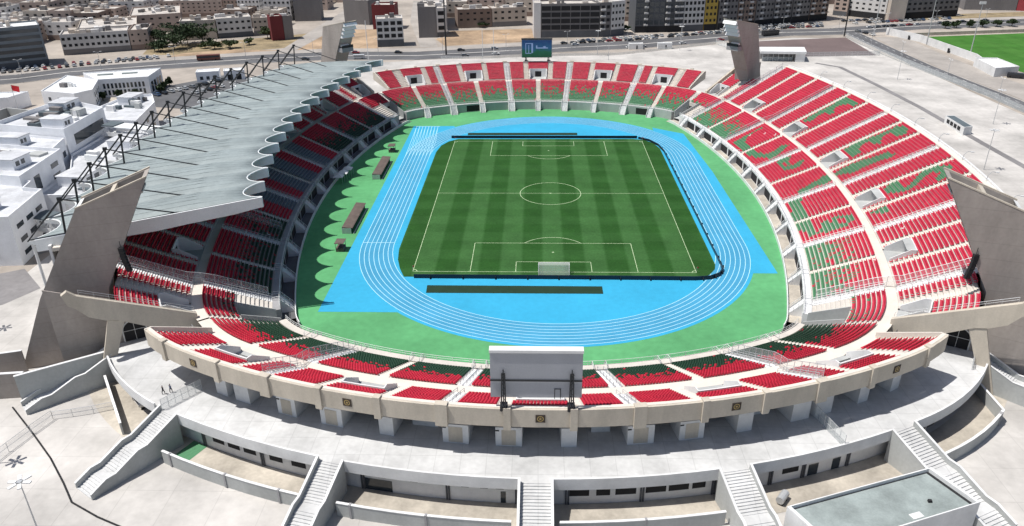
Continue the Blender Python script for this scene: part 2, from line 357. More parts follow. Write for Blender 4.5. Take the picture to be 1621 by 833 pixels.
# dugouts, small cabins and tents along the west side
def dugout(x,y,l):
    t=thing('dugout',l,'dugout',(x,y,0),math.radians(4.5) if False else 0,'team dugouts'); b=MB()
    b.extr([(x-1.5,y-9,1.9),(x+1.1,y-9,1.7),(x+1.3,y-9,1.6),(x+1.1,y-9,1.55),(x-1.6,y-9,1.75)],(0,18,0)); b.build('canopy','brownroof',t)
    b=MB(); b.box(x-1.6,x-1.5,y-8.9,y+8.9,.03,1.8); b.build('back_panel','brownroof',t)
    b=MB(); b.box(x-1.2,x-.6,y-8.6,y+8.6,.03,.5); b.box(x-1.25,x-1.15,y-8.6,y+8.6,.5,1.0); b.build('bench','dark',t)
    for yy in (y-9,y+9):
        b=MB(); b.box(x-1.6,x+.9,yy-.04,yy+.04,.03,1.6); b.build('side_panel','greysteel',t)
    b=MB(); b.box(x+1.35,x+1.6,y-9,y+9,.03,.12); b.build('front_step','white',t); return t
dugout(-54.7,-21.3,'long brown roofed dugout beside the track, nearer of the two'); dugout(-54.8,21,'long brown roofed dugout beside the track, farther of the two')
def cabin(x,y,l):
    t=thing('judges_cabin',l,'cabin',(x,y,0),0,'small cabins by the track'); b=MB(); b.box(x-1,x+1,y-1.4,y+1.4,.02,.9); b.build('base','brownroof',t)
    b=MB()
    for i in(-.95,.95):
        for j in(-1.35,1.35): b.tube((x+i,y+j,.9),(x+i,y+j,2.3),.06,5)
    b.build('frame','brownroof',t)
    b=MB(); b.box(x-1.2,x+1.2,y-1.6,y+1.6,2.3,2.42); b.build('cabin_roof','brownroof',t)
cabin(-54.3,-40.3,'small brown cabin on the green apron, nearest to the big left wall'); cabin(-55,40.7,'small brown cabin on the green apron beyond the far dugout')
def tent(x,y,l):
    t=thing('canopy_tent',l,'tent',(x,y,0),0,'white canopies before the shaded stand'); b=MB()
    b.hexa([(x-1.5,y-1.5,2.3),(x+1.5,y-1.5,2.3),(x+1.5,y+1.5,2.3),(x-1.5,y+1.5,2.3)],[(x-.1,y-.1,3.2),(x+.1,y-.1,3.2),(x+.1,y+.1,3.2),(x-.1,y+.1,3.2)]); b.build('tent_roof','white',t)
    for i in(-1.4,1.4):
        for j in(-1.4,1.4):
            c=MB(); c.tube((x+i,y+j,.02),(x+i,y+j,2.3),.05,5); c.build('tent_leg','greysteel',t)
tent(-66.2,8.6,'white canopy before the shaded stand, nearest of three'); tent(-65.6,12.2,'white canopy before the shaded stand, middle of three'); tent(-65.0,15.8,'white canopy before the shaded stand, farthest of three')
# ------------------------------------------------------------------ stands
def inpoly(px,py,poly):
    r=np.zeros(px.shape,bool); n=len(poly); j=n-1
    for i in range(n):
        xi,yi=poly[i];xj,yj=poly[j]
        c=((yi>py)!=(yj>py))&(px<(xj-xi)*(py-yi)/(yj-yi+1e-12)+xi); r^=c; j=i
    return r
TL=[[(180.7,7.3),(181.5,11.7),(180.3,11.7),(179.9,7.7),(179,5.5),(176.1,3.6),(173.4,3.6),(170.1,3.6),(167.9,3.6),(164.7,4.1),(161.4,5.3),(161.2,7.1),(162,8.8),(162.8,10.5),(161.2,12.2),(160.3,10.7),(158.4,8.7),(157.4,6.8),(157,4.8),(160.2,4),(161.7,2.4),(164.3,1.6),(167.2,1.2),(171.3,1.1),(174.7,1.1),(178,1.1),(180,1.6),(180.3,2.9)],
[(153.9,6),(154.2,8.6),(153.3,9.8),(151.5,8.6),(147.8,7.6),(147.1,8.7),(148,10.2),(148.2,11.2),(146.7,11.3),(144.6,9.6),(144.2,7.8),(145.3,6.4),(145.9,5.3),(149.6,5.1)],
[(132.1,10.7),(132.1,11.3),(134,12.3),(132.3,13.3),(128.5,13),(127.6,11.2),(128.6,9.6),(127.5,7.4),(126.5,5.6),(128.2,4.4),(129.9,5),(130.4,6.7),(131.3,8.7)],
[(125.1,1.3),(125.1,4.7),(120.5,3.7),(113.4,3.5),(109.8,3.5),(106,3.4),(102.1,3.5),(102.4,4.9),(106.2,5.5),(106.9,7),(104.1,7.4),(107.7,8.2),(107.7,9.4),(106.5,10.7),(105.9,12.1),(102.7,12),(101.7,11),(100.4,10.4),(100.3,8.2),(100.4,6.9),(99.8,5.8),(101.2,4.7),(101.2,3.4),(100.4,2.2),(103.4,2),(104.4,1.3),(106,.6),(110.8,.6),(113,.5),(117.1,.6)]]
TLH=[[(106.3,8.9),(103.2,9.0),(102.6,10.6),(105.4,10.9)],[(151.2,6.3),(148.2,6.2),(148.0,7.1),(151.2,7.4)]]
TU=[[(174.2,22.2),(174.9,27.3),(174.6,31.3),(175.2,34.5),(174.9,36.6),(170.6,36.6),(167.5,36.1),(166.8,35.1),(168.2,34.4),(171.1,33.8),(172.1,31.9),(171.7,30.8),(168.8,29.3),(169.7,28.4),(172.5,28.4),(172.1,25.5),(170.7,22.4),(172.3,22.2)],
[(145.1,21.9),(146.5,26.5),(145.3,29.3),(145,32.4),(145.2,35),(145.3,36.1),(143.4,36.9),(139.8,36.6),(138.7,35.5),(139.6,33.6),(142.9,33.6),(143.2,31.6),(141.3,30.2),(139.4,29.3),(140.6,28.4),(143.2,28.4),(143.4,26.1),(142.8,25.1),(139.1,24.3),(139.1,22.7),(138.6,21.5),(141.1,21.6)],
[(134.4,16),(135.2,20.4),(134.6,23.6),(133.6,26.3),(133.5,28.9),(131.8,29.3),(130.3,29.7),(129.7,27.9),(130.8,25.3),(130.5,22.2),(130.1,18.7),(132.5,15.6)],
[(114.9,21.7),(117.1,24.5),(117.3,25.8),(114.4,25.6),(111.9,25.1),(112.1,26.5),(114,28.1),(115.5,29.6),(117,31.7),(117.2,33.3),(115.8,34.9),(114.4,36.5),(109.8,34.6),(109.4,33),(109.1,31.8),(111,31.8),(112.4,33.1),(114.1,32.9),(114.4,31.5),(113.3,30.2),(112.1,28.5),(110.4,27),(109.8,25.5),(110.3,24),(111.7,22.5),(112.9,21.6)],
[(105.8,16.4),(106.1,19.9),(103.6,19.9),(102.2,19.4),(105.2,16.4)]]
def seatcol(side,tier,s,rel,k,d):
    n=len(s); c=np.zeros(n,int); r=rng.random(n)
    if tier==0:
        p=np.clip((10.3-k)/4.6,0,.985) if side=='S' else np.clip(1.2-k/9.5,0,.97)
        g=r<p
        if side=='E': g&=np.abs(rel)>44
        if side=='W': g&=(np.abs(rel)>30)
        c[g]=1
    if side=='E':
        for poly in (TU if tier else TL): c[inpoly(s,d,poly)]=1
        if not tier:
            for poly in TLH: c[inpoly(s,d,poly)]=0
    if side=='W':
        ar=rel
        v=(np.abs(ar)<8)|((np.abs(ar)>14.6)&(np.abs(ar)<22)); c[v]=2
        if tier: c[(np.abs(ar)<14.6)]=2
    c[(r>.9997)]=3
    return c
# seat template: pan box + back box (t,r,z)
def bx8(t,r0,r1,z0,z1): return [(-t,r0,z0),(t,r0,z0),(t,r1,z0),(-t,r1,z0),(-t,r0,z1),(t,r0,z1),(t,r1,z1),(-t,r1,z1)]
SV=np.array(bx8(.222,-.10,.40,.33,.43)+bx8(.222,.36,.46,.43,.90)); q=[(0,1,5,4),(1,2,6,5),(2,3,7,6),(3,0,4,7),(4,5,6,7)]
SF=np.array(q+[tuple(8+i for i in f) for f in q])
def seats_mesh(name,s,d,z,c,parent,mats=None):
    mats=mats or SM
    x,y,nx,ny,_=ptv(s,d); n=len(x); z=np.asarray(z)
    tx,ty=-ny,nx
    V=np.empty((n,16,3))
    V[:,:,0]=x[:,None]+SV[None,:,0]*tx[:,None]+SV[None,:,1]*nx[:,None]
    V[:,:,1]=y[:,None]+SV[None,:,0]*ty[:,None]+SV[None,:,1]*ny[:,None]
    V[:,:,2]=z[:,None]+SV[None,:,2]
    F=(SF[None,:,:]+16*np.arange(n)[:,None,None]).reshape(-1)
    me=bpy.data.meshes.new(name); me.vertices.add(n*16); me.vertices.foreach_set('co',V.reshape(-1))
    me.loops.add(len(F)); me.loops.foreach_set('vertex_index',F.astype(np.int32)); nf=len(F)//4
    me.polygons.add(nf); me.polygons.foreach_set('loop_start',np.arange(nf,dtype=np.int32)*4)
    for k in mats: me.materials.append(M[k])
    me.polygons.foreach_set('material_index',np.repeat(c,10).astype(np.int32)); me.update(calc_edges=True); me.validate()
    o=bpy.data.objects.new(name,me); COL.objects.link(o); return adopt(o,parent)
def block_arrays(s0,s1,tier,k0,k1):
    S_,D_,Z_,K_=[],[],[],[]
    for k in range(k0,k1):
        d=(UD(k) if tier else LD(k)); z=(UZ(k) if tier else LZ(k))
        sc=float(ptv((s0+s1)/2,d)[4][0]); L=(s1-s0)*sc; n=int((L-.1)/.50)
        if n<1: continue
        a=s0+(s1-s0)*(np.arange(n)+.5)/n
        S_.append(a);D_.append(np.full(n,d+.34));Z_.append(np.full(n,z));K_.append(np.full(n,k))
    if not S_: return None
    return [np.concatenate(v) for v in (S_,D_,Z_,K_)]
def terrace_prof(tier,k0,k1,front=None):
    pr=[]
    for k in range(k0,k1):
        d,z=(UD(k),UZ(k)) if tier else (LD(k),LZ(k))
        pr+= [(d,z),(d+(RPU if tier else RPL),z)]
    if front is not None: pr=[(pr[0][0],front)]+pr
    return pr
VK=6   # upper rows taken by a vomitory
WIREN=[0]
def rail_line(b,pts,h,r=.035,post=True,m=0):
    top=[(x,y,z+h) for x,y,z in pts]; b.path(top,r,4,m); b.path([(x,y,z+h*.5) for x,y,z in pts],r*.8,4,m)
    if post:
        for p,q in zip(pts,top): b.tube(p,q,r,4,m)
SM=('red','green','greyseat','seatwhite')
def stand(side,C,half,lhalf,NU,label,majors,minors,ucent,ushift,endmaj,lowend,parcol='beige'):
    global SM; SM=('palered' if side in 'EN' else 'red','palegreen' if side in 'EN' else 'green','greyseat','seatwhite')  # seat light put into colour: paler copies for sunlit stands, darker for the rest
    base=P2(C,12); t=thing('stadium_stand',label,'stand',(base[0],base[1],0),0,'stands round the field')
    dR=UD(NU); zR=UZ(NU)
    KC=14 if side in 'EW' else NU
    def capk(a,c): return KC if abs((a+c)/2-C)>73 else NU
    # ---- aisles
    mj=[C+a for a in majors]; mn=[C+a for a in minors]
    au=[];voms=[]
    for c in ucent:
        hw=4.4 if side in 'SN' else 5.0
        au+= [C+c+ushift-hw,C+c+ushift+hw]; voms.append((C+c+ushift-3.1,C+c+ushift+3.1))
    if side in 'EW':
        for sg in (-1,1): au.append(C+sg*78); voms.append(tuple(sorted((C+sg*78.9,C+sg*(half-.4)))))
    au=[a for a in au if abs(a-C)<half-1]
    tun=[(C-lhalf,C-lhalf+4.6),(C+lhalf-4.6,C+lhalf)] if side in 'EW' else []
    # ---- lower terrace
    lo0,lo1=C-lhalf,C+lhalf
    b=MB()
    if tun:
        sweep(b,terrace_prof(0,0,NL,0.0),tun[0][1],tun[1][0])
        for a,c in tun: sweep(b,terrace_prof(0,8,NL,2.0),a,c)
    else: sweep(b,terrace_prof(0,0,NL,0.0),lo0,lo1)
    b.build('lower_terrace','terrace',t)
    b=MB(); sweep(b,[(LD(NL),LZ(NL)-.3),(LD(NL),8.55),(UD(0)+.02,8.55)],lo0,lo1); b.build('walkway','aisle',t)
    if tun:
        b=MB()
        for a,c in tun:
            sweep(b,[(-.3,.9),(LD(8),2.2)],a,c)
            for s_ in (a+.15,c-.15):
                pr=[P3(s_,-.3,0),P3(s_,LD(8)+.1,0),P3(s_,LD(8)+.1,LZ(8)+1.0),P3(s_,-.3,3.6)]; nx,ny=NRM(s_); b.extr(pr,(-ny*.22,nx*.22,0))
        b.build('tunnel_wall','wallgrey',t)
        b=MB()
        for a,c in tun: sweep(b,[(LD(8)-.05,2.21),(LD(8)-.05,4.6)],a+.5,c-.5)
        b.build('tunnel_mouth','dark',t)
    # ---- upper terrace (cut out for vomitories)
    b=MB(); cur=C-half
    if side in 'EW': cs=sorted([C-half,C-73,C+73,C+half]+[v for w_ in voms for v in w_])
    else: cs=sorted([C-half,C+half]+[v for w_ in voms for v in w_])
    for a,c in zip(cs[:-1],cs[1:]):
        if c-a<.05: continue
        iv=any(x-.01<=a and c<=y+.01 for x,y in voms)
        sweep(b,terrace_prof(1,VK if iv else 0,capk(a,c),8.2),a,c)
    b.build('upper_terrace','terrace',t)
    # ---- vomitories
    for a,c in voms:
        v=MB(); d0,d1=UD(0)+.02,UD(VK)
        for s_,off in ((a,.22),(c,-.22)):
            nx,ny=NRM(s_); v.extr([P3(s_,d0+.3,8.4),P3(s_,d1,8.4),P3(s_,d1,UZ(VK)+.62),P3(s_,d1-1.2,UZ(VK)+.6),P3(s_,d0+.3,9.5)],(-ny*off,nx*off,0))
        ringbox(v,d1-.2,d1+.03,8.4,UZ(VK)+.62,a,c)
        vo=v.build('vomitory','white',t)
        f=MB(); sweep(f,[(d0,8.57),(d1-.2,8.57)],a+.2,c-.2); f.build('vomitory_floor','wallgrey',vo)
        m_=(a+c)/2; w=min(1.15,(c-a)*.25); f=MB(); sweep(f,[(d1-.215,8.6),(d1-.215,11.0)],m_-w,m_+w); f.build('doorway','dark',vo)
        if side=='E' and c-a>4:
            f=MB(); sweep(f,[(d1-2.0,UZ(VK)+.30),(d1-.2,UZ(VK)+.5)],a+.22,c-.22); f.build('vomitory_canopy','wallgrey',vo)
    # ---- seat blocks
    MW,NW=1.2,.92
    def sc(s,d): return float(ptv(s,d)[4][0])
    near=[]
    cuts=sorted([(a,MW) for a in mj]+[(a,NW) for a in mn]); edges=[]
    prev=lo0+.5
    for a,w in cuts+[(lo1-.5+MW,MW)]:
        if a-w>prev+1: edges.append((prev,a-w))
        prev=a+w
    for a,c in edges:
        k0=8 if any(c>x+.5 and a<y-.5 for x,y in tun) and (abs((a+c)/2-C)>lhalf-6) else 0
        A_=block_arrays(a,c,0,k0,NL)
        if A_ is None: continue
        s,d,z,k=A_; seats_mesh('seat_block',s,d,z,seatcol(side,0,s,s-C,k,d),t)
    cuts=sorted([(a,MW) for a in mj]+[(a,NW) for a in au]); edges=[]; prev=C-half+.6
    for a,w in cuts+[(C+half-.6+MW,MW)]:
        if a-w>prev+.8: edges.append((prev,a-w))
        prev=max(prev,a+w)
    for a,c in edges:
        parts=[]
        vv=[v for v in voms if v[0]<c and v[1]>a]
        if vv:
            x,y=vv[0]
            for p0,p1,kk0,kk1 in ((a,x-.35,0,VK),(y+.35,c,0,VK),(a,c,VK,capk(a,c))):
                if p1-p0>.55: parts.append(block_arrays(p0,p1,1,kk0,kk1))
        else: parts.append(block_arrays(a,c,1,0,capk(a,c)))
        parts=[p for p in parts if p is not None]
        s,d,z,k=[np.concatenate([p[i] for p in parts]) for i in range(4)]
        col=seatcol(side,1,s,s-C,k,d)
        if side=='S':
            x,y,_,_,_=ptv(s,d); dist=np.hypot(x+4.4,y+215.7)**2+(z-83)**2; near.append((s,d,z,col,dist))
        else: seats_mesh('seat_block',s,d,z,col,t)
    if near:
        thr=np.sort(np.concatenate([n[4] for n in near]))[99]
        one={}
        for s,d,z,col,dist in near:
            kp=dist>thr; o=seats_mesh('seat_block',s[kp],d[kp],z[kp],col[kp],t)
            for i in np.where(~kp)[0]:
                cc=int(col[i])
                if cc not in one:
                    me=bpy.data.meshes.new('seat'); me.from_pydata([tuple(v) for v in SV],[],[tuple(f) for f in SF]); me.materials.append(M[('red','green','greyseat','seatwhite')[cc]]); one[cc]=me
                so=bpy.data.objects.new('seat',one[cc]); COL.objects.link(so); nx,ny=NRM(s[i]); so.location=P3(s[i],d[i],z[i]); so.rotation_euler=(0,0,math.atan2(-nx,ny)); adopt(so,o)
    # ---- aisle stairs
    def aisle(s,w,tier,k0,k1):
        b=MB(); nx,ny=NRM(s); tx,ty=-ny,nx
        for k in range(k0,k1):
            d,z,rp=(UD(k),UZ(k),RPU) if tier else (LD(k),LZ(k),RPL)
            rise=.45 if tier else .38
            for dd,zz in ((d,z+.02),(d+rp*.5,z+rise*.5)):
                c=P2(s,dd+(rp*.5 if zz<z+.1 else rp*.25)); b.obox(c,(tx,ty),(nx,ny),w,(rp*.5 if zz<z+.1 else rp*.25),z-.1,zz)
        return b
    for a in mj:
        for tier,n in ((0,NL),(1,NU)):
            if tier and abs(a-C)>half: continue
            o=aisle(a,MW-.1,tier,0,n).build('aisle_stair','white',t)
            r=MB(); 
            for off in (-.55,.55):
                nx,ny=NRM(a); pts=[]
                for k in range(0,n+1,3):
                    x,y=P2(a,UD(k) if tier else LD(k)); pts.append((x-ny*off,y+nx*off,(UZ(k) if tier else LZ(k))+.1))
                rail_line(r,pts,.85,.05)
            r.build('handrail','greysteel',o)
    for a in mn:
        if any(x-.5<a<y+.5 for x,y in tun): aisle(a,NW-.08,0,8,NL).build('aisle_stair','aisle',t)
        else: aisle(a,NW-.08,0,0,NL).build('aisle_stair','aisle',t)
    for a in au: aisle(a,NW-.08,1,0,capk(a,a)).build('aisle_stair','aisle',t)
    # ---- front wall, its rail and openings
    b=MB(); fw0,fw1=(tun[0][1],tun[1][0]) if tun else (lo0,lo1)
    ringbox(b,-1.3,.3,0,3.25,fw0,fw1); fwall=b.build('front_wall',{'S':'terrace','E':'white','N':'wallgrey','W':'wallshade'}[side],t)  # left wall's dimmer grey has the roof shade in its colour
    b=MB(); pts=[P3(s,-1.2,3.25) for s in srange(fw0,fw1)]; rail_line(b,pts,.9,.045); b.build('front_rail','white',t)
    op=[]
    allc=sorted(mj+mn)
    for a,c in zip(allc[:-1],allc[1:]):
        if c-a<8: continue
        for f in ((.27,.73) if side!='N' else (.3,) if abs((a+c)/2-C-30)<8 or abs((a+c)/2-C+42)<6 else ()):
            m_=a+(c-a)*f; b=MB(); sweep(b,[(-1.32,.25),(-1.32,2.7)],m_-2.9,m_+2.9); b.build('opening','dark',fwall)
    # ---- steps from the front rail to the field
    for a in allc:
        if any(x-1<a<y+1 for x,y in tun): continue
        w=MW if a in mj else .95; b=MB(); nx,ny=NRM(a); tx,ty=-ny,nx; n=12
        for i in range(n):
            d=-1.3-2.7*(i+.5)/n; c=P2(a,d); b.obox(c,(tx,ty),(nx,ny),w,2.7/n/2,0,3.1-3.1*(i+.6)/n)
        o=b.build('field_stair','white',t)
        r=MB()
        for off in (-w-.06,w+.06):
            pts=[(P2(a,d)[0]+tx*off,P2(a,d)[1]+ty*off,3.1-3.1*max(0,-1.3-d)/2.7) for d in (.3,-1.3,-2.2,-3.1,-4.0)]
            rail_line(r,pts,1.0,.05)
            c0=P2(a,-1.3);c1=P2(a,-4.0); r.extr([(c0[0]+tx*off,c0[1]+ty*off,0.0),(c1[0]+tx*off,c1[1]+ty*off,0.0),(c1[0]+tx*off,c1[1]+ty*off,.3),(c0[0]+tx*off,c0[1]+ty*off,3.3)],(tx*.08,ty*.08,0))
        r.build('stair_rail','white',o)
    # ---- rear parapet
    if side in 'SN':
        b=MB(); ringbox(b,dR,dR+.62,zR-.3,zR+.55,C-half,C+half); b.build('coping','aisle',t)
        b=MB(); ringbox(b,dR+.62,dR+1.05,11.05,zR+.5,C-half,C+half); par=b.build('parapet',parcol,t)
        for i,a in enumerate((-51.4,-43.1,-35.2,-27.4,-19.6,-11.7,-3.9,3.9,11.7,19.6,27.4,35.2,43.1,51.4)):
            w=.95 if abs(abs(a)-11.7)<.1 or abs(abs(a)-35.2)<.1 else .55
            b=MB(); c=P2(C+a,dR+.8); nx,ny=NRM(C+a); b.obox(c,(-ny,nx),(nx,ny),w,.55,10.6,zR+.85); b.build('pillar','beige',par)
        if side=='S':
            for a in (-47.2,-23.5,0,23.5,47.2):
                b=MB(); c=P2(C+a,dR+1.08); nx,ny=NRM(C+a); tx,ty=-ny,nx; b.obox(c,(tx,ty),(nx,ny),.72,.05,12.0,13.35); pl=b.build('emblem_plaque','plaque',par)
                e=MB(); 
                def pp(u,w_): return (c[0]+tx*u+nx*.06,c[1]+ty*u+ny*.06,12.68+w_)
                for i in range(16):
                    a0,a1=2*PI*i/16,2*PI*(i+1)/16; e.face([pp(.5*math.cos(a0),.5*math.sin(a0)),pp(.5*math.cos(a1),.5*math.sin(a1)),pp(.38*math.cos(a1),.38*math.sin(a1)),pp(.38*math.cos(a0),.38*math.sin(a0))])
                st=[pp((.3 if i%2==0 else .12)*math.cos(PI/2+i*PI/5),(.3 if i%2==0 else .12)*math.sin(PI/2+i*PI/5)) for i in range(10)]; e.face(st)
                e.build('emblem','gold',pl)
    else:
        b=MB(); ringbox(b,dR,dR+1.5,zR-.3,zR+.45,C-73,C+73); b.build('coping','aisle',t)
        b=MB(); ringbox(b,dR+1.5,dR+2.0,.0,zR+.9,C-73,C+73); b.build('rear_wall','white',t)
    # ---- radial end walls of the upper tier
    for sg in (-1,1):
        s_=C+sg*half; nx,ny=NRM(s_); tx,ty=-ny,nx
        if side in 'SN':
            pr=[P3(s_,UD(0)-.6,8.3),P3(s_,dR+1.0,11.1),P3(s_,dR+1.0,zR+.6),P3(s_,dR-.2,zR+.6),P3(s_,UD(0)-.6,9.6)]
            b=MB(); b.extr(pr,(tx*sg*.3,ty*sg*.3,0)); b.build('end_wall','aisle',t)
        else:
            top=lambda d:8.75+.5*(d-15.6)
            ar=[]
            pr=[P3(s_,15.2,6.2),P3(s_,20,7.2),P3(s_,24,9.5),P3(s_,28.5,12.3),P3(s_,30.5,12.9),P3(s_,33,14.4),P3(s_,34.6,16.6),P3(s_,35.6,17.4),P3(s_,36.2,19.6),P3(s_,35.2,20.2),P3(s_,34,19.0),P3(s_,15.2,top(15.2)+1.0)]
            b=MB(); b.extr(pr,(tx*sg*.9,ty*sg*.9,0)); b.build('raker_beam',parcol if parcol!='white' else 'beige',t)
            pr=[P3(s_,27.6,11.9),P3(s_,30.2,12.7),P3(s_,34.2,0),P3(s_,32.2,0)]
            b=MB(); b.extr(pr,(tx*sg*.75,ty*sg*.75,0)); b.build('raking_column','beige',t)
            s2=C+sg*(half-1.6); pr=[P3(s2,15,0),P3(s2,dR+1,0),P3(s2,dR+1,top(dR)-.8),P3(s2,15,top(15)-.8)]
            b=MB(); b.extr(pr,(tx*sg*.3,ty*sg*.3,0)); w=b.build('under_wall','pylon',t)
            nx2,ny2=NRM(s2); 
            def ap(u,z,off): x,y=P2(s2,26.3+u); return (x-ny2*sg*off,y+nx2*sg*off,5.25+z)
            outl=[(-2.1,0),(2.1,0)]+[(2.1*math.cos(a),2.2+2.1*math.sin(a)) for a in np.linspace(0,PI,14)]
            b=MB(); b.face([ap(u,z,.33) for u,z in outl]); do=b.build('arched_door','dark',w)
            b=MB(); ring=[(2.1,0)]+[(2.1*math.cos(a),2.2+2.1*math.sin(a)) for a in np.linspace(0,PI,14)]+[(-2.1,0)]
            b.path([ap(u,z,.4) for u,z in ring],.13,5); b.path([ap(-2.1,2.2,.4),ap(2.1,2.2,.4)],.06,4); b.path([ap(0,0,.4),ap(0,4.2,.4)],.05,4); b.build('door_frame','white',do)
            # open-mesh rail along the raker
            b=MB(); pts=[P3(s_,d,top(d)+1.1) for d in np.linspace(15.5,33.5,9)]; rail_line(b,pts,.9,.04); b.build('raker_rail','greysteel',t)
    return t
def mesh_fence(parent,s,d0,d1,tier_z,h,label=None,segs=10):
    f=MB(); w=MB()
    ds=np.linspace(d0,d1,segs+1); P=[(*P2(s,d),tier_z(d)) for d in ds]
    rail_line(f,P,h,.05)
    for a,c in zip(P[:-1],P[1:]): w.face([a,c,(c[0],c[1],c[2]+h),(a[0],a[1],a[2]+h)])
    o=f.build('fence','greysteel',parent); w.build('fence_mesh','wire',o); return o
SN=dict(majors=(-36,-11.2,11.2,36),minors=(-47.5,-23.6,0,23.6,47.5),ucent=(-45.2,-23.6,0,23.6,45.2),ushift=0,endmaj=0,lowend=0)
EW=dict(majors=(-73,-43.8,-14.6,14.6,43.8,73),minors=(-58.4,-29.2,0,29.2,58.4),ucent=(-58.4,-29.2,0,29.2,58.4),endmaj=0,lowend=0)
stS=stand('S',0,54,57.3,11,'near curved stand of red and dark green seats with a beige parapet of square pillars',**SN)
stE=stand('E',Q-.3,82.2,Q-57.6,25,'tall sunlit right hand stand of red seats with large green lettering',EW['majors'],EW['minors'],EW['ucent'],1.2,0,0)
stN=stand('N',2*Q,54,57.3,11,'far curved stand of red seats below the blue lit screen',**SN)
stW=stand('W',3*Q,82.2,Q-57.6,25,'shaded left hand stand of dark red and grey seats under the scalloped roof',EW['majors'],EW['minors'],EW['ucent'],0,0,0)
tz=lambda d:(3.0+.38/RPL*(d-.35)) if d<13.4 else (8.6 if d<15.6 else 8.75+.5*(d-15.6))
for st,ss,d1 in ((stS,(36.9,-37.0),24),(stE,(Q-72.2,Q+43,Q+72.3),37),(stN,(2*Q+37,),24),(stW,(3*Q+72.2,3*Q+36),37)):
    for s in ss: mesh_fence(st,s,1,d1,tz,2.4,segs=14)
# strip of bare concrete between the stands and the green apron; left one's dark floor tone also paints in roof shade
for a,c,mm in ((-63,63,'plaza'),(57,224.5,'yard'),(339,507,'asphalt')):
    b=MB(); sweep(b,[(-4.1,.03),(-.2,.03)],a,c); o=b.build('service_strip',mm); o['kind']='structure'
def lowwall(a,c,l):
    b=MB(); ringbox(b,-4.3,-4.1,0,.95,a,c); tag(b.build('field_wall','white'),l,'low wall',None)
lowwall(59,222.5,'low white wall between the green apron and the sunlit right stand'); lowwall(341,505,'low white wall between the green apron and the shaded left stand')
# ------------------------------------------------------------------ roof over the left stand
rt=thing('stand_roof','grey scalloped roof over the left stand, held by black masts and stays','roof',P3(3*Q,22,23))
BS=[4*Q-69.6-9.42*i for i in range(16)]   # beam stations along the rail, near to far
RZ=lambda d: 26.0-(d+1)*.1
SAG=1.0
def mem(u,v):
    w=max(0,math.sin(PI*u))**.62; d0=-.7+3.9*w; d1=43.6-4.2*w; d=d0+(d1-d0)*v; return d,RZ(d)+.12+SAG*4*u*(1-u)*min(1,4*v,4*(1-v))
for i in range(15):
    b=MB(); nu,nv=14,9; s0,s1=BS[i],BS[i+1]
    for iu in range(nu+1):
        for iv in range(nv+1):
            u=(1-math.cos(PI*iu/nu))/2; d,z=mem(u,iv/nv); b.v.append(P3(s0+(s1-s0)*u,d,z))
    for iu in range(nu):
        for iv in range(nv):
            a=iu*(nv+1)+iv; b.f.append((a,a+1,a+nv+2,a+nv+1)); b.m.append(0)
    o=b.build('roof_membrane','roof',rt,True)
    md=o.modifiers.new('thick','SOLIDIFY'); md.thickness=.12
    e=MB()
    for v in (0,1):
        pts=[]
        for iu in range(nu+1):
            u=(1-math.cos(PI*iu/nu))/2; d,z=mem(u,v); pts.append(P3(s0+(s1-s0)*u,d,z+.02))
        e.path(pts,.16,6)
    e.build('edge_tube','roofedge',o)
    e=MB()
    for u in (.17,.34,.5,.66,.83):
        L_=[(s0+(s1-s0)*u,*mem(u,v)) for v in np.linspace(.01,.99,12)]
        for (sa,da,za),(sb,db,zb) in zip(L_[:-1],L_[1:]):
            nx,ny=NRM(sa); A_=np.array(P3(sa,da,za-.02));B2=np.array(P3(sb,db,zb-.02)); of=np.array([-ny*.1,nx*.1,0]); up=np.array([0,0,.16])
            e.hexa([A_-of,B2-of,B2+of,A_+of],[A_-of+up,B2-of+up,B2+of+up,A_+of+up],bottom=False)
    e.build('roof_seams','roof',o)
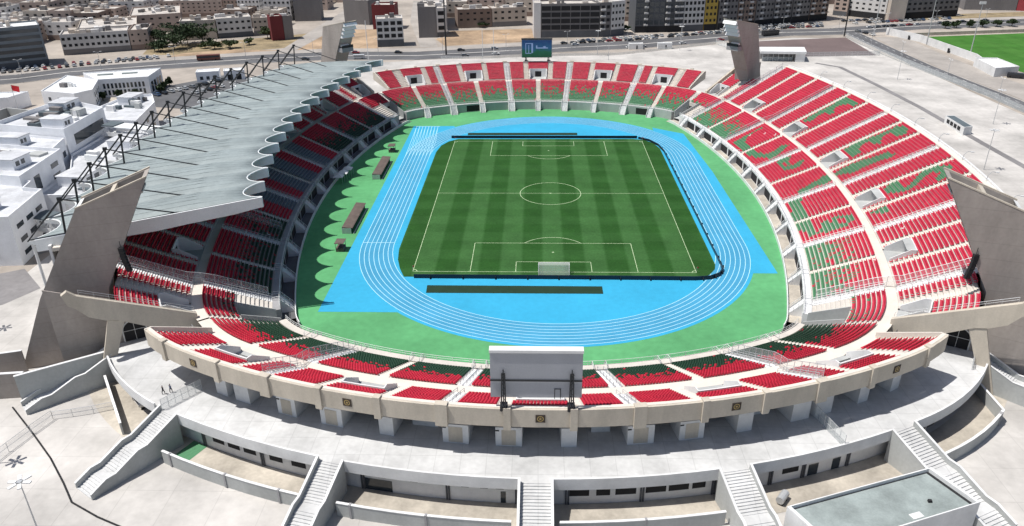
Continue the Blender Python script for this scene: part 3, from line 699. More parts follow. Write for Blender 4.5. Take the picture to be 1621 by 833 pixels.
for i,s in enumerate(BS):
    nx,ny=NRM(s); w=.5; b=MB(); tx,ty=-ny,nx
    pr=[P3(s,-.9,RZ(-1)-2.0),P3(s,-.9,RZ(-1)+.12),P3(s,37,RZ(37)+.12),P3(s,44,RZ(44)+.1),P3(s,44,RZ(44)-.5),P3(s,37,RZ(37)-2.6),P3(s,20,RZ(20)-2.7),P3(s,5,RZ(5)-2.5)]
    pr=[(x-tx*w/2,y-ty*w/2,z) for x,y,z in pr]; b.extr(pr,(tx*w,ty*w,0)); b.build('roof_beam','roofedge',rt)
    g_=MB(); g_.extr([(P2(s,-.5)[0]-tx*.22,P2(s,-.5)[1]-ty*.22,RZ(-.5)+.125),(P2(s,37)[0]-tx*.22,P2(s,37)[1]-ty*.22,RZ(37)+.125),(P2(s,37)[0]-tx*.22,P2(s,37)[1]-ty*.22,RZ(37)+.16),(P2(s,-.5)[0]-tx*.22,P2(s,-.5)[1]-ty*.22,RZ(-.5)+.16)],(tx*.44,ty*.44,0)); g_.build('roof_gutter','wallshade',rt)
    m_=MB(); top=P3(s,36.3,29.6)
    m_.tube(P3(s,37,RZ(37)+.1),top,.22,6); m_.obox(P2(s,36.3),(nx,ny),(tx,ty),.45,.25,29.4,30.0); mo=m_.build('mast','steel',rt)
    m_=MB(); m_.tube(top,P3(s,16,RZ(16)+.15),.14,6); m_.obox(P2(s,15.9),(nx,ny),(tx,ty),1.0,.16,RZ(16)+.1,RZ(16)+.32); m_.build('forestay','steel',mo)
    m_=MB()
    for off in (-.45,.45):
        a=np.array(top); q=np.array(P3(s,43.8,RZ(44)+.2)); d_=np.array([tx,ty,0])*off; m_.tube(a+d_,q+d_,.15,6)
    m_.tube(P3(s,37,RZ(37)+.25),P3(s,43.8,RZ(44)+.25),.14,6); m_.build('backstay','steel',mo)
    c_=MB(); c_.tube(P3(s,43.2,0),P3(s,43.2,RZ(45)-.4),.28,8); c_.build('rear_column','white',rt)
# near end fascia with a small black loudspeaker on it
s=BS[0]+.5; nx,ny=NRM(s); b=MB(); tx,ty=-ny,nx
b.extr([P3(s,-.9,RZ(-1)-1.9),P3(s,-.9,RZ(-1)+.3),P3(s,42.5,RZ(42)+.3),P3(s,42.5,RZ(42)-2.2),P3(s,20,RZ(20)-2.6)],(tx*.3,ty*.3,0)); b.build('end_fascia','roofedge',rt)
# ------------------------------------------------------------------ leaning concrete floodlight pylons at the four corners
def pylon(sx,north,label):
    if north: B=np.array([-95.2,94.]); e=np.array([.75,-.66]); n=np.array([.66,.75]); prof=[(0,0),(6.0,19),(10.7,35.2),(24.7,38.2),(13.8,18),(11,0)]
    else: B=np.array([-103.7,-95.3]); e=np.array([.95,.3125]); n=np.array([-.3125,.95]); prof=[(0,0),(6.7,14.5),(16.6,31.3),(29.5,36.0),(18.6,15),(16,0)]
    def pp(u,z,w): q=B+e*u+n*w; return (q[0] if sx>0 else 2*X0-q[0],q[1],z)
    t=thing('floodlight_pylon',label,'pylon',pp(8,0,3),0,'leaning concrete pylons')
    def plate(pr,w0,w1,name,m='pylon',par=None):
        b=MB(); A=[pp(u,z,w0) for u,z in pr]; C=[pp(u,z,w1) for u,z in pr]; b.hexa(A,C); return b.build(name,m,par or t)
    plate(prof,0,.6,'front_slab'); plate(prof,5.4,6.0,'rear_slab')
    (a0,b0),(a1,b1),(a2,b2),(a3,b3),(a4,b4),(a5,b5)=prof; sl=(b3-b2)/(a3-a2)
    plate([(a0,b0),(a1,b1),(a2,b2),(a2+.7,b2+.7*sl),(a1+.8,b1),(a0+.9,b0)],.6,5.4,'outer_edge','white')  # sunlight on this end put into its white colour
    plate([(a3,b3),(a4,b4),(a5,b5),(a5-.8,b5),(a4-.8,b4),(a3-.9,b3-.9*sl)],.6,5.4,'inner_edge')
    top=lambda u:b2+sl*(u-a2)
    plate([(a2+.4,top(a2)-2.2),(a3-1.2,top(a3-1.2)-2.2),(a3-1.2,top(a3-1.2)-2.6),(a2+.4,top(a2)-2.6)],.6,5.4,'top_floor','wallgrey')
    um=(a2+a3)/2; plate([(um-.4,top(um-.4)-.02),(um+.4,top(um+.4)-.02),(um+.4,top(um)-1.2),(um-.4,top(um)-1.3)],.6,5.4,'cross_beam','beige')
    for w in (0,5.7): plate([(a2,b2+.03),(a3,b3+.03),(a3,b3+.28),(a2,b2+.28)],w-.06,w+.36,'top_coping','beige')
    if not north: return t
    ue=lambda z:a3-(b3-z)*(a3-a4)/(b3-b4)
    b=MB()
    for r_ in range(4):
        z0=b3-.4-1.5*r_; A=[pp(ue(z0)-.1,z0,.1),pp(ue(z0)-.1,z0,5.9),pp(ue(z0-1.15)-.1,z0-1.15,5.9),pp(ue(z0-1.15)-.1,z0-1.15,.1)]
        A2=[pp(ue(z0)+.15,z0,.1),pp(ue(z0)+.15,z0,5.9),pp(ue(z0)+.75,z0-1.15,5.9),pp(ue(z0)+.75,z0-1.15,.1)]; b.hexa(A,A2)
    b.build('lamp_bank','lampwhite',t)
    u=ue(28); plate([(u-.5,28.2),(u+2.3,28.2),(u+2.3,26.6),(u-1.2,26.6)],.4,5.6,'balcony','wallshade')
    plate([(u+2.3,29.2),(u+2.4,29.2),(u+2.4,28.2),(u+2.3,28.2)],.4,5.6,'balcony_rail','steel')
    plate([(u+.4,29.6),(u+1.8,29.0),(u+1.8,28.6),(u+.4,28.6)],1.0,4.4,'balcony_lamp','lampwhite')
    return t
pylon(1,0,'large brown leaning concrete pylon at the near left corner, in shade'); pylon(-1,0,'leaning concrete pylon at the near right corner, its grey face in sunlight')
pylon(1,1,'pale leaning concrete pylon standing beyond the far end of the grey roof'); pylon(-1,1,'brown leaning concrete pylon beyond the far right corner, with lamp bank on its left end')
def array(loc,l,tilt):
    x,y,z=loc; t=thing('loudspeaker_array',l,'loudspeaker',loc,0,'hanging loudspeakers'); b=MB()
    for i in range(8): b.box(x-.45+tilt*.012*i*i,x+.45+tilt*.012*i*i,y-.35,y+.35,z-.62*i-.56,z-.62*i)
    b.build('speaker_box','dark',t); b=MB(); b.tube((x,y,z),(x,y,z+1.3),.06,5); b.build('hanger','steel',t)
array((-82.0,-88.9,23.2),'black curved loudspeaker column on the near left brown pylon',1); array((75.6,-88.6,22.4),'black curved loudspeaker column on the near right pylon',-1)
# ------------------------------------------------------------------ screens on the two curved stands
def screen(sy,label):
    y=124.0*sy; t=thing('scoreboard_screen',label,'screen',(-4.2,y,14.2)); x0,x1=-10.9,2.4
    b=MB(); b.box(x0,x1,y-.45,y+.45,16.0,23.7); b.build('screen_cabinet','screenback',t)
    b=MB(); b.box(x0-.08,x1+.08,y-.6,y+.6,23.7,24.15); b.build('top_cap','white' if sy<0 else 'steel',t)
    f=y-sy*.47; b=MB(); b.face([(x0+.2,f,16.1),(x1-.2,f,16.1),(x1-.2,f,23.5),(x0+.2,f,23.5)]); so=b.build('display','screen',t)
    if sy>0:
        f=y-.49; b=MB()   # the pale blue figure and line of light on the picture
        for a,c,z0,z1 in ((-9.2,-8.9,18,22.2),(-9.2,-5.9,21.9,22.2),(-6.6,-5.9,18,22.2),(-7.9,-7.6,18,21.4),(-9.2,-6.6,17.7,18),(-4.6,.6,19.9,20.35),(-4.6,-4.0,20.35,21.2),(-1.4,-.4,20.35,20.9)): b.face([(a,f,z0),(c,f,z0),(c,f,z1),(a,f,z1)])
        b.build('picture_marks','screenlight',so)
    bk=y+sy*.5
    for x in (-9.0,.9):
        b=MB()
        for dx in (-.32,.32): b.tube((x+dx,bk+sy*.75,14.0),(x+dx*.6,bk+sy*.3,20.4),.11,5)
        for k in range(6): b.tube((x-.3,bk+sy*(.72-.06*k),14.4+k),(x+.3,bk+sy*(.68-.06*k),15.2+k),.06,4)
        b.tube((x,bk+sy*.3,13.9),(x,bk+sy*.25,21.0),.09,5); b.box(x-.55,x+.55,bk+sy*.2-.4,bk+sy*.2+.9,13.9,14.7); b.build('support_frame','steel',t)
    b=MB(); b.box(x0,x1,bk,bk+.12 if sy>0 else bk+.0,18.9,19.15) if sy>0 else b.box(x0,x1,bk-.14,bk,18.9,19.15); b.build('cross_rail','steel',t)
    if sy<0:
        b=MB(); 
        for a,c,z0,z1 in ((-1.6,-1.5,15.8,17.6),(-.75,-.65,15.8,17.6),(-1.6,-.65,17.5,17.6)): b.box(a,c,bk-.05,bk,z0,z1)
        b.build('service_door','steel',t)
    return t
screen(-1,'big grey backed screen on the near stand, seen from behind'); screen(1,'blue and green lit screen above the far stand')
# ------------------------------------------------------------------ raised walkway behind the near stand
dk=thing('raised_walkway','pale grey raised walkway curving round behind the near stand','walkway',(-3.6,-128,0))
b=MB(); sweep(b,[(12,4.9),(12,5.2),(32,5.2),(32,4.9)],-60.5,60.5); sweep(b,[(12,4.9),(32,4.9)],-60.5,60.5)
for sg in (-1,1): sweep(b,[(22,5.2),(32,5.2)],*sorted((sg*60.5,sg*62.5)))
b.build('deck_slab','deck',dk)
ST=[(-48.4,2.1),(-24.2,2.1),(-.5,2.25),(22.0,2.3),(45.1,2.3)]   # stair positions and half widths
cuts=[-58.2]+[v for s,w in ST for v in (s-w*.8,s+w*.8)]+[58.2]
for i in range(0,len(cuts),2):
    a,c=cuts[i],cuts[i+1]
    b=MB(); ringbox(b,31.75,32.05,4.0,6.05,a,c); b.build('deck_parapet','white',dk)
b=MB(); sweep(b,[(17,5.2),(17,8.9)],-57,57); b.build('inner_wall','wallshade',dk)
# wall, doors and windows under the deck
wl=MB(); sweep(wl,[(30.6,0),(30.6,4.9)],-50,50.3); wall=wl.build('lower_wall','white',dk)
def wpanel(s,w,z0,z1,m,name,off=.02):
    b=MB(); sweep(b,[(30.6+off,z0),(30.6+off,z1)],s-w/2,s+w/2); return b.build(name,m,wall)
for s,w in ((-41.5,1.9),(-39,1.9),(-36.5,1.9),(-32.6,1.9),(-29.4,2.0),(4.4,2.4),(7.2,1.6),(9.8,2.4),(13.3,2.4),(16,2.4),(18.4,1.6),(30,2.2),(50.5,1.4)): wpanel(s,w,1.5,2.7,'dark','window')
for s in (-14.6,-8.6,-6.4,-4.6,-18.5): wpanel(s,.9,2.6,3.0,'dark','window')
for s,w in ((-18.6,2.6),(-4.2,.6),(33.2,1.4),(36.5,1.2),(-20.3,.8)): wpanel(s,w,.0,2.2,'glass','door',.024)
for s in (-44,-34.6,-27.2,-20.9,-10.6,-2.6,3.1,11.7,20.2,27.4,31.8,38.2,47.6):
    b=MB(); ringbox(b,30.6,30.8,0,4.9,s-.24,s-.06); ringbox(b,30.6,30.8,0,4.9,s+.06,s+.24); b.build('wall_pier','fac_dark',wall)
# thick white piers carrying the stand
for s,w in ((-45.5,2.6),(-41.7,3.2),(-34.2,3.6),(-27.4,3.9),(-19.7,2.4),(-10.6,4.1),(-3.9,4.1),(3.6,2.4),(12.6,4.2),(19.2,4.0),(26.4,2.6),(34.6,3.4),(38.2,3.4),(45,2.2),(50.2,2.2)):
    b=MB(); c=P2(s,21.8); nx,ny=NRM(s); b.obox(c,(-ny,nx),(nx,ny),w/2,2.1,5.21,8.75); p=b.build('support_pier','white',dk)
    b=MB(); c=P2(s,21.5); b.obox(c,(-ny,nx),(nx,ny),w/2-.3,1.0,8.76,10.3); b.build('pier_neck','dark',p)
    if w>3.5:
        b=MB(); c=P2(s-.45*w+.42,23.92); b.obox(c,(-ny,nx),(nx,ny),.3,.015,8.0,8.25); b.build('small_sign','dark',p)
        b=MB(); c=P2(s,23.93); b.obox(c,(-ny,nx),(nx,ny),w*.27,.015,5.4,8.3); b.build('pier_panel','beige',p)
for s,w in ((-37,5),(-15.4,4.2),(30,4.6),(8,3)):
    b=MB(); c=P2(s,19.5); nx,ny=NRM(s); b.obox(c,(-ny,nx),(nx,ny),w/2,1,5.21,6.9); b.build('counter','white',dk)
for s,w in ((-30.8,3.0),(0,3.6),(16,2.6),(-23,2.4)):
    b=MB(); sweep(b,[(17.03,5.3),(17.03,8.4)],s-w/2,s+w/2); b.build('inner_door','dark',dk)
# stairs from the walkway to the ground
def outer_stair(s,w,label,d0=31.9,d1=48.5,land=True,ang=None):
    x,y=P2(s,d0); nx,ny=NRM(s)
    if ang: nx,ny=ang; l=math.hypot(nx,ny); nx/=l; ny/=l
    tx,ty=-ny,nx; L=d1-d0; t=thing('outer_stair',label,'stair',(x,y,0),0,'stairs down from the raised walkway')
    def pt(u,v): return (x+nx*u+tx*v,y+ny*u+ty*v)
    fl=[(0,.37),(.47,.73),(.83,1.0)] if land else [(0,1)]
    tot=sum(b-a for a,b in fl); z=5.2; prof=[(0,5.2)]; b=MB(); last=0
    for a,c in fl:
        if a>last:
            b.hexa([(*pt(last*L,-w),0),(*pt(a*L,-w),0),(*pt(a*L,w),0),(*pt(last*L,w),0)],[(*pt(last*L,-w),z),(*pt(a*L,-w),z),(*pt(a*L,w),z),(*pt(last*L,w),z)]); prof.append((a*L,z))
        dz=5.2*(c-a)/tot; n=max(6,int(dz/.17)); 
        for i in range(n):
            u0,u1=(a+(c-a)*i/n)*L,(a+(c-a)*(i+1)/n)*L; zz=z-dz*(i+1)/n+dz/n*.0
            zz=z-dz*(i+.55)/n
            b.hexa([(*pt(u0,-w),-.05),(*pt(u1,-w),-.05),(*pt(u1,w),-.05),(*pt(u0,w),-.05)],[(*pt(u0,-w),zz),(*pt(u1,-w),zz),(*pt(u1,w),zz),(*pt(u0,w),zz)])
        z-=dz; prof.append((c*L,z)); last=c
    b.build('steps','deck',t)
    # painted dark nosings read as stripes
    for sg in (-1,1):
        v0=sg*w; v1=sg*(w+.28); m_=MB(); c_=MB()
        for (u0,z0),(u1,z1) in zip(prof[:-1],prof[1:]):
            if u1-u0<1e-3: continue
            m_.hexa([(*pt(u0,v0),-.05),(*pt(u1,v0),-.05),(*pt(u1,v1),-.05),(*pt(u0,v1),-.05)],[(*pt(u0,v0),z0+.95),(*pt(u1,v0),z1+.95),(*pt(u1,v1),z1+.95),(*pt(u0,v1),z0+.95)])
            va,vb=v0-sg*.04,v1+sg*.06
            c_.hexa([(*pt(u0,va),z0+.95),(*pt(u1,va),z1+.95),(*pt(u1,vb),z1+.95),(*pt(u0,vb),z0+.95)],[(*pt(u0,va),z0+1.05),(*pt(u1,va),z1+1.05),(*pt(u1,vb),z1+1.05),(*pt(u0,vb),z0+1.05)])
        m_.build('side_wall','wallgrey',t); c_.build('coping','white',t)
    return t
outer_stair(-48.4,2.1,'wide pale outdoor stair in the lower left, side wall facing the big plaza',d1=47.6,ang=(-.62,-.95))
outer_stair(-24.2,1.9,'pale outdoor stair between the lower left stair and the middle one',d1=49)
outer_stair(-.5,2.25,'middle pale outdoor stair, straight behind the big screen',d1=50)
outer_stair(22.0,2.3,'pale outdoor stair just left of the flat roofed hall',d1=49.5)
outer_stair(45.1,2.3,'pale outdoor stair right of the flat roofed hall, running to the lower right corner',d1=50.5)
outer_stair(-59.2,1.5,'narrow outdoor stair along the grey wall below the big left pylon',d0=30.4,d1=47,ang=(-.73,-.72))
outer_stair(59.2,1.5,'narrow outdoor stair below the near right pylon, half out of the picture',d0=30.8,d1=47,ang=(.73,-.72))
# yards and their low curved walls
b=MB(); sweep(b,[(30.7,.0),(36.4,.0)],-60,60); o=b.build('yard','yard'); o['kind']='structure'
def ywall(a,c,l,d=36.6,h=2.4,gate=()):
    b=MB(); ringbox(b,d,d+.3,-.05,h,a,c); b_=thing('yard_wall',l,'wall',P3((a+c)/2,d,0),0,'low walls round the yards'); b.build('wall','wallgrey',b_)
    b=MB(); ringbox(b,d-.06,d+.36,h,h+.1,a,c); b.build('coping','white',b_)
    for g_ in gate:
        m=MB(); ringbox(m,d-.1,d+.42,0,h+.2,g_-.12,g_+.12); m.build('wall_post','wallshade',b_)
    return b_
ywall(-45.9,-26.4,'long low yard wall between the two left stairs',gate=(-44.6,-36.2,-29))
ywall(-22.0,-3.0,'low yard wall just left of the middle stair',gate=(-20.4,-12))
ywall(2.0,19.6,'low yard wall just right of the middle stair',gate=(11,))
ywall(47.6,55.5,'low yard wall at the lower right corner, right of the last stair',gate=(55,))
def cross_wall(p,q,h,l,m='wallgrey',th=.3):
    p=np.array(p);q=np.array(q);d=q-p;L=np.linalg.norm(d);d/=L;n=np.array([-d[1],d[0]])
    t=thing('retaining_wall',l,'wall',(*((p+q)/2),0),0,'walls round the yards'); b=MB(); b.obox((p+q)/2,d,n,L/2,th/2,-.05,h); b.build('wall',m,t)
    b=MB(); b.obox((p+q)/2,d,n,L/2+.05,th/2+.06,h,h+.1); b.build('coping','white',t)
cross_wall(P2(55.5,36.7),P2(57.8,31.5),2.4,'short wall closing the dark yard at the right end')
cross_wall(P2(-51.8,32),(-84.5,-101.5),3.0,'retaining wall in front of the left yard') if False else None
cross_wall((-84.2,-100.6),(-74.4,-114.4),2.4,'low wall on the left side of the small yard under the walkway')
cross_wall((-96.8,-106.2),(-84.0,-97.6),6.0,'tall grey green wall beside the narrow left stair below the big pylon',th=.4)
cross_wall((-108,-105.2),(-96.9,-103.8),5.2,'brown wall foot at the far left edge below the big pylon','pylon',.5)
cross_wall((-108,-98.6),(-101.6,-96.6),5.2,'short brown wall at the outer foot of the big left pylon','pylon',.4)
b=MB(); sweep(b,[(30.75,.02),(36.4,.02)],-46,-43.6); o=b.build('turf_carpet','palegreen'); o['kind']='structure'
# hall with flat roof in the lower right
hl=thing('flat_roofed_hall','white hall with a flat grey green roof in the lower right','building',(44,-131,0))
HA,HB,HC,HD=np.array((30.9,-134.2)),np.array((54.6,-125.7)),np.array((58.2,-132.8)),np.array((34.6,-141.5))
HP=[tuple(HA),tuple(HB),tuple(HC),tuple(HD)]
b=MB(); b.prism([HP[0],HP[3],HP[2],HP[1]],-.05,4.3); b.build('walls','white',hl)
cen=sum((HA,HB,HC,HD))/4
def ins(k): return [tuple(np.array(p)+(cen-np.array(p))*k/np.linalg.norm(cen-np.array(p))) for p in HP]
b=MB(); 
I=ins(.55)
for i in range(4):
    j=(i+1)%4; b.hexa([(*HP[i],4.3),(*HP[j],4.3),(*I[j],4.3),(*I[i],4.3)],[(*HP[i],4.95),(*HP[j],4.95),(*I[j],4.95),(*I[i],4.95)])
b.build('roof_parapet','white',hl)
b=MB(); b.face([(*p,4.34) for p in I]); b.build('flat_roof','greenroof',hl)
b=MB(); I2=ins(.6); I3=ins(1.15)
for i in (0,1): b.face([(*I2[i],4.36),(*I2[(i+1)%4],4.36),(*I3[(i+1)%4],4.36),(*I3[i],4.36)])
b.build('gutter','dark',hl)
b=MB(); b.obox((51.5,-132.3),(1,0),(0,1),.25,.2,4.34,4.7); b.build('roof_vent','dark',hl)
b=MB(); b.obox((48.5,-135.0),(.94,.33),(-.33,.94),.9,.5,4.34,4.42); b.build('roof_hatch','white',hl)
# barriers, tanks, pergola bar, people
def barrier(p,q,z,h,l):
    t=thing('glass_barrier',l,'barrier',(p[0],p[1],z),0,'clear barriers across the raised walkway'); f=MB(); w=MB(); n=6
    P=[(p[0]+(q[0]-p[0])*i/n,p[1]+(q[1]-p[1])*i/n,z) for i in range(n+1)]; rail_line(f,P,h,.05); f.build('barrier_frame','greysteel',t)
    for a,c in zip(P[:-1],P[1:]): w.face([a,c,(c[0],c[1],z+h),(a[0],a[1],z+h)])
    w.build('barrier_panel','barrier',t)
barrier(P2(-49.4,31.8),P2(-49,24.5),5.2,2.2,'clear barrier across the raised walkway at the left, beside two people')
barrier(P2(36.2,31.8),P2(36.8,24),5.2,2.4,'clear barrier across the raised walkway at the right')
barrier(P2(57.2,30),P2(59.4,29.6),5.2,1.6,'clear barrier at the right end of the raised walkway')
def tank(x,y,a,l):
    t=thing('water_tank',l,'tank',(x,y,0),a,'tanks in the yards'); b=MB(); c,s=math.cos(a),math.sin(a)
    b.tube((x-c*1.1,y-s*1.1,.9),(x+c*1.1,y+s*1.1,.9),.62,12); b.build('tank_shell','greysteel',t)
    b=MB(); 
    for k in(-.6,.6): b.obox((x+c*k,y+s*k),(c,s),(-s,c),.12,.5,0,.35)
    b.build('tank_foot','dark',t)
tank(*P2(27.3,34.4),.9,'grey cylindrical tank in the yard behind the flat roofed hall'); tank(-73.9,-106.8,.3,'grey cylindrical tank in the small left yard'); 
t=thing('pergola_bar','white bar on two legs above the tank in the left yard','frame',(-74,-105.5,0)); b=MB(); b.tube((-78,-104.8,3.0),(-71,-104.2,3.4),.2,6); b.build('bar','white',t)
for x,y in ((-77.4,-104.75),(-71.6,-104.25)):
    b=MB(); b.tube((x,y,0),(x,y,3.2),.08,5); b.build('leg','greysteel',t)
def person(x,y,z,rz,label,top,stride):
    vs=[(0,0,.93),(0,0,1.18),(0,0,1.42),(0,0,1.52),(0,.02,1.66),(.11,0,.88),(.13,stride,.48),(.13,stride*.9-.02,.06),(.13,stride*.9+.14,.03),(-.11,0,.88),(-.13,-stride,.48),(-.13,-stride*1.3,.06),(-.13,-stride*1.3+.14,.03),(.2,0,1.4),(.26,-.06,1.12),(.25,.10,.88),(-.2,0,1.4),(-.26,.08,1.12),(-.25,.2,.9)]
    ed=[(0,1),(1,2),(2,3),(3,4),(0,5),(5,6),(6,7),(7,8),(0,9),(9,10),(10,11),(11,12),(2,13),(13,14),(14,15),(2,16),(16,17),(17,18)]
    rad=[.15,.14,.15,.06,.105,.1,.075,.05,.045,.1,.075,.05,.045,.07,.05,.04,.07,.05,.04]
    me=bpy.data.meshes.new('body'); me.from_pydata(vs,ed,[]); o=bpy.data.objects.new('person',me); COL.objects.link(o)
    o.modifiers.new('skin','SKIN'); me.skin_vertices.new(name='') if not me.skin_vertices else None
    for i,r in enumerate(rad): me.skin_vertices[0].data[i].radius=(r,r)
    me.skin_vertices[0].data[0].use_root=True
    o.modifiers.new('sub','SUBSURF').levels=1; o.modifiers['sub'].render_levels=1
    dg=bpy.context.evaluated_depsgraph_get(); nm=bpy.data.meshes.new_from_object(o.evaluated_get(dg)); o.modifiers.clear(); o.data=nm
    nm.materials.clear()
    for k in ('skin',top,'cloth_dark'): nm.materials.append(M[k])
    for p in nm.polygons:
        c=p.center; p.material_index=0 if c.z>1.5 or (abs(c.x)>.2 and c.z<1.0) else (1 if c.z>.92 else 2)
    h=MB(); h.hexa([(.09*math.cos(a),.01+.1*math.sin(a),1.68) for a in np.linspace(0,2*PI,9)[:-1]],[(.05*math.cos(a),.01+.06*math.sin(a),1.79) for a in np.linspace(0,2*PI,9)[:-1]]); ho=h.build('hair','cloth_dark'); ho.parent=o
    o.location=(x,y,z); o.rotation_euler=(0,0,rz); tag(o,label,'person','people on the raised walkway')
person(-68.3,-109.9,5.21,-.6,'person in dark clothes walking on the raised walkway, the left of two','cloth_dark',.16)
person(-67.2,-109.4,5.21,-.4,'person in dark blue top walking on the raised walkway, the right of two','cloth_jean',.12)
# cable across the plaza
b=MB(); pts=[(-98.2,-107.2,.02),(-90,-114.5,.02),(-83.5,-120.5,.02),(-78.1,-126.2,.02),(-74.5,-130.3,.02),(-69,-133.2,.02),(-60,-137,.02),(-52,-140,.02)]; b.path(pts,.14,5); tag(b.build('cable_duct','dark'),'dark cable duct snaking across the lower left plaza','cable')
# open rail beside the left stair
t=thing('plaza_fence','grey open mesh fence at the foot of the narrow left stair','fence',(-88,-109,0)); f=MB(); w=MB()
P=[(-92.5,-124,0),(-91.4,-119,0),(-90.2,-114.5,0),(-88.9,-110.4,0)]; rail_line(f,P,1.8,.05)
P2_=[(-88.9,-110.4,0),(-85.8,-109.6,0),(-82.6,-108.6,0),(-79.6,-107.4,0)]; rail_line(f,P2_,1.6,.05); f.build('fence_frame','greysteel',t)
for L in (P,P2_):
    for a,c in zip(L[:-1],L[1:]): w.face([a,c,(c[0],c[1],1.6),(a[0],a[1],1.6)])
w.build('fence_mesh','wire',t)
# ------------------------------------------------------------------ roads and open ground round the stadium
def road(name,cl,w,z,m,kerb=True,lines=True):
    b=MB(); ribbon(b,cl,w,z); o=b.build(name,m); o['kind']='structure'
    if kerb:
        b=MB(); P=np.array(cl,float)
        for sg in (-1,1):
            for i in range(len(P)-1):
                d=P[i+1]-P[i]; l=np.linalg.norm(d); d/=l; n=np.array([-d[1],d[0]]); b.obox((P[i]+P[i+1])/2+n*sg*(w/2+.15),d,n,l/2,.15,-.09,z+.13)
        o=b.build('kerb','plaza'); o['kind']='structure'
    if lines:
        b=MB(); P=np.array(cl,float)
        for i in range(len(P)-1):
            d=P[i+1]-P[i]; l=np.linalg.norm(d); d/=l; n=np.array([-d[1],d[0]]); k=0
            while k<l-3:
                for off in (-w/4,w/4): b.obox(P[i]+d*(k+1.5)+n*off,d,n,1.5,.09,z+.004,z+.012)
                k+=8
        o=b.build('road_markings','paint'); o['kind']='structure'
MR=[(-330,128),(-262,157),(-244,172),(-205,188),(-160,203),(-118,212),(-70,211),(-28,222),(10,232),(55,242),(112,266),(150,280),(186,283),(235,300),(330,318),(430,330)]
road('main_road',MR,22,-.04,'asphalt',lines=False)
b=MB(); P=np.array(MR,float)
for i in range(len(P)-1):
    d=P[i+1]-P[i]; l=np.linalg.norm(d); d/=l; n=np.array([-d[1],d[0]]); b.obox((P[i]+P[i+1])/2,d,n,l/2,.7,-.09,.12)
o=b.build('road_median','plaza'); o['kind']='structure'
b=MB(); ribbon(b,[(x-3.5,y+17) for x,y in MR],10,-.055); o=b.build('pavement','street'); o['kind']='structure'
sr=[(191,278),(191,212),(191,180),(193,148),(196,110),(197,60),(198,0),(199,-60)]
road('side_road',sr,9.5,-.035,'asphalt')
b=MB(); ribbon(b,[(208,262),(206,212),(207,160),(211,120),(213,60),(214,0)],18,-.06); o=b.build('pavement','street'); o['kind']='structure'
sheet('side_street',[(-152,226),(-143,230),(-136,330),(-120,470),(-150,470),(-152,330)],-.06,'street')
sheet('side_street',[(-72,236),(-62,238),(-80,330),(-92,440),(-106,440),(-92,330)],-.06,'street')
sheet('brown_lot',[(118,213),(138,205),(179,208),(182,262),(160,258),(131,252),(112,245)],-.03,'brownlot')
sheet('vacant_lot',[(-228,218),(-205,215),(-160,232),(-152,236),(-152,285),(-190,262),(-235,243)],-.07,'scrub')
sheet('vacant_lot',[(-213,207),(-160,217),(-150,228),(-180,232),(-205,222)],-.065,'dirt')
sheet('vacant_lot',[(-143,226),(-98,226),(-96,238),(-98,300),(-138,300)],-.07,'dirt')
sheet('vacant_lot',[(-58,240),(-12,252),(-4,262),(-8,300),(-60,292),(-66,262)],-.07,'dirt')
sheet('vacant_lot',[(236,320),(340,338),(345,362),(240,345)],-.07,'scrub')
b=MB(); ribbon(b,[(140,188),(149,178),(152,140),(154,100),(154,50),(155,-20),(156,-120)],2.6,-.03); o=b.build('paved_band','asphaltlight'); o['kind']='structure'
sheet('car_park',[(-178,105),(-150,98),(-138,118),(-140,150),(-160,165),(-180,140)],-.04,'asphalt')
sheet('service_road',[(-150,-64),(-130,-52),(-120,-62),(-124,-70),(-142,-78),(-200,-110),(-200,-98)],-.03,'asphaltlight')
b=MB(); ribbon(b,[(-170,-60),(-140,-46),(-128,-35),(-125,-10),(-128,30),(-126,80),(-140,110)],9,-.035); o=b.build('service_road','asphaltlight'); o['kind']='structure'
# second pitch with its wall and hut
sheet('second_pitch',[(226,190),(224,262),(300,275),(420,285),(420,150),(234,158)],-.04,'pitch_far')
t=thing('boundary_wall','long white wall beside the second green pitch','wall',(218,225,0)); b=MB()
for p,q in (((210,272),(219,247)),((219,247),(222,190)),((222,190),(220,181))): p=np.array(p,float);q=np.array(q,float);d=q-p;l=np.linalg.norm(d);d/=l;b.obox((p+q)/2,d,(-d[1],d[0]),l/2+.1,.2,-.1,4.0)
w=b.build('wall','white',t)
for x,y in ((216.5,254),(220.5,214)):
    b=MB(); b.box(x-.9,x-.5,y-.8,y+.8,-.05,2.3); b.build('gate','dark',w)
t=thing('boundary_wall','low pale wall at the far side of the second green pitch','wall',(320,282,0)); b=MB()
for p,q in (((224,266),(300,279)),((300,279),(420,290))): p=np.array(p,float);q=np.array(q,float);d=q-p;l=np.linalg.norm(d);d/=l;b.obox((p+q)/2,d,(-d[1],d[0]),l/2,.2,-.1,1.8)
b.build('wall','beige',t)
def flatbuild(name,label,poly,h,walls,roofm='rooftop',par=.6,cat='building',group=None):
    c=np.mean(np.array(poly),0); t=thing(name,label,cat,(c[0],c[1],0),0,group)
    b=MB(); b.prism(poly,-.1,h); b.build('walls',walls,t)
    b=MB(); n=len(poly); ins=[tuple(np.array(p)+(c-np.array(p))*.35/np.linalg.norm(c-np.array(p))) for p in poly]
    for i in range(n):
        j=(i+1)%n; b.hexa([(*poly[i],h),(*poly[j],h),(*ins[j],h),(*ins[i],h)],[(*poly[i],h+par),(*poly[j],h+par),(*ins[j],h+par),(*ins[i],h+par)])
    b.build('roof_parapet',walls,t)
    b=MB(); b.face([(*p,h+.04) for p in ins]); b.build('flat_roof',roofm,t); return t
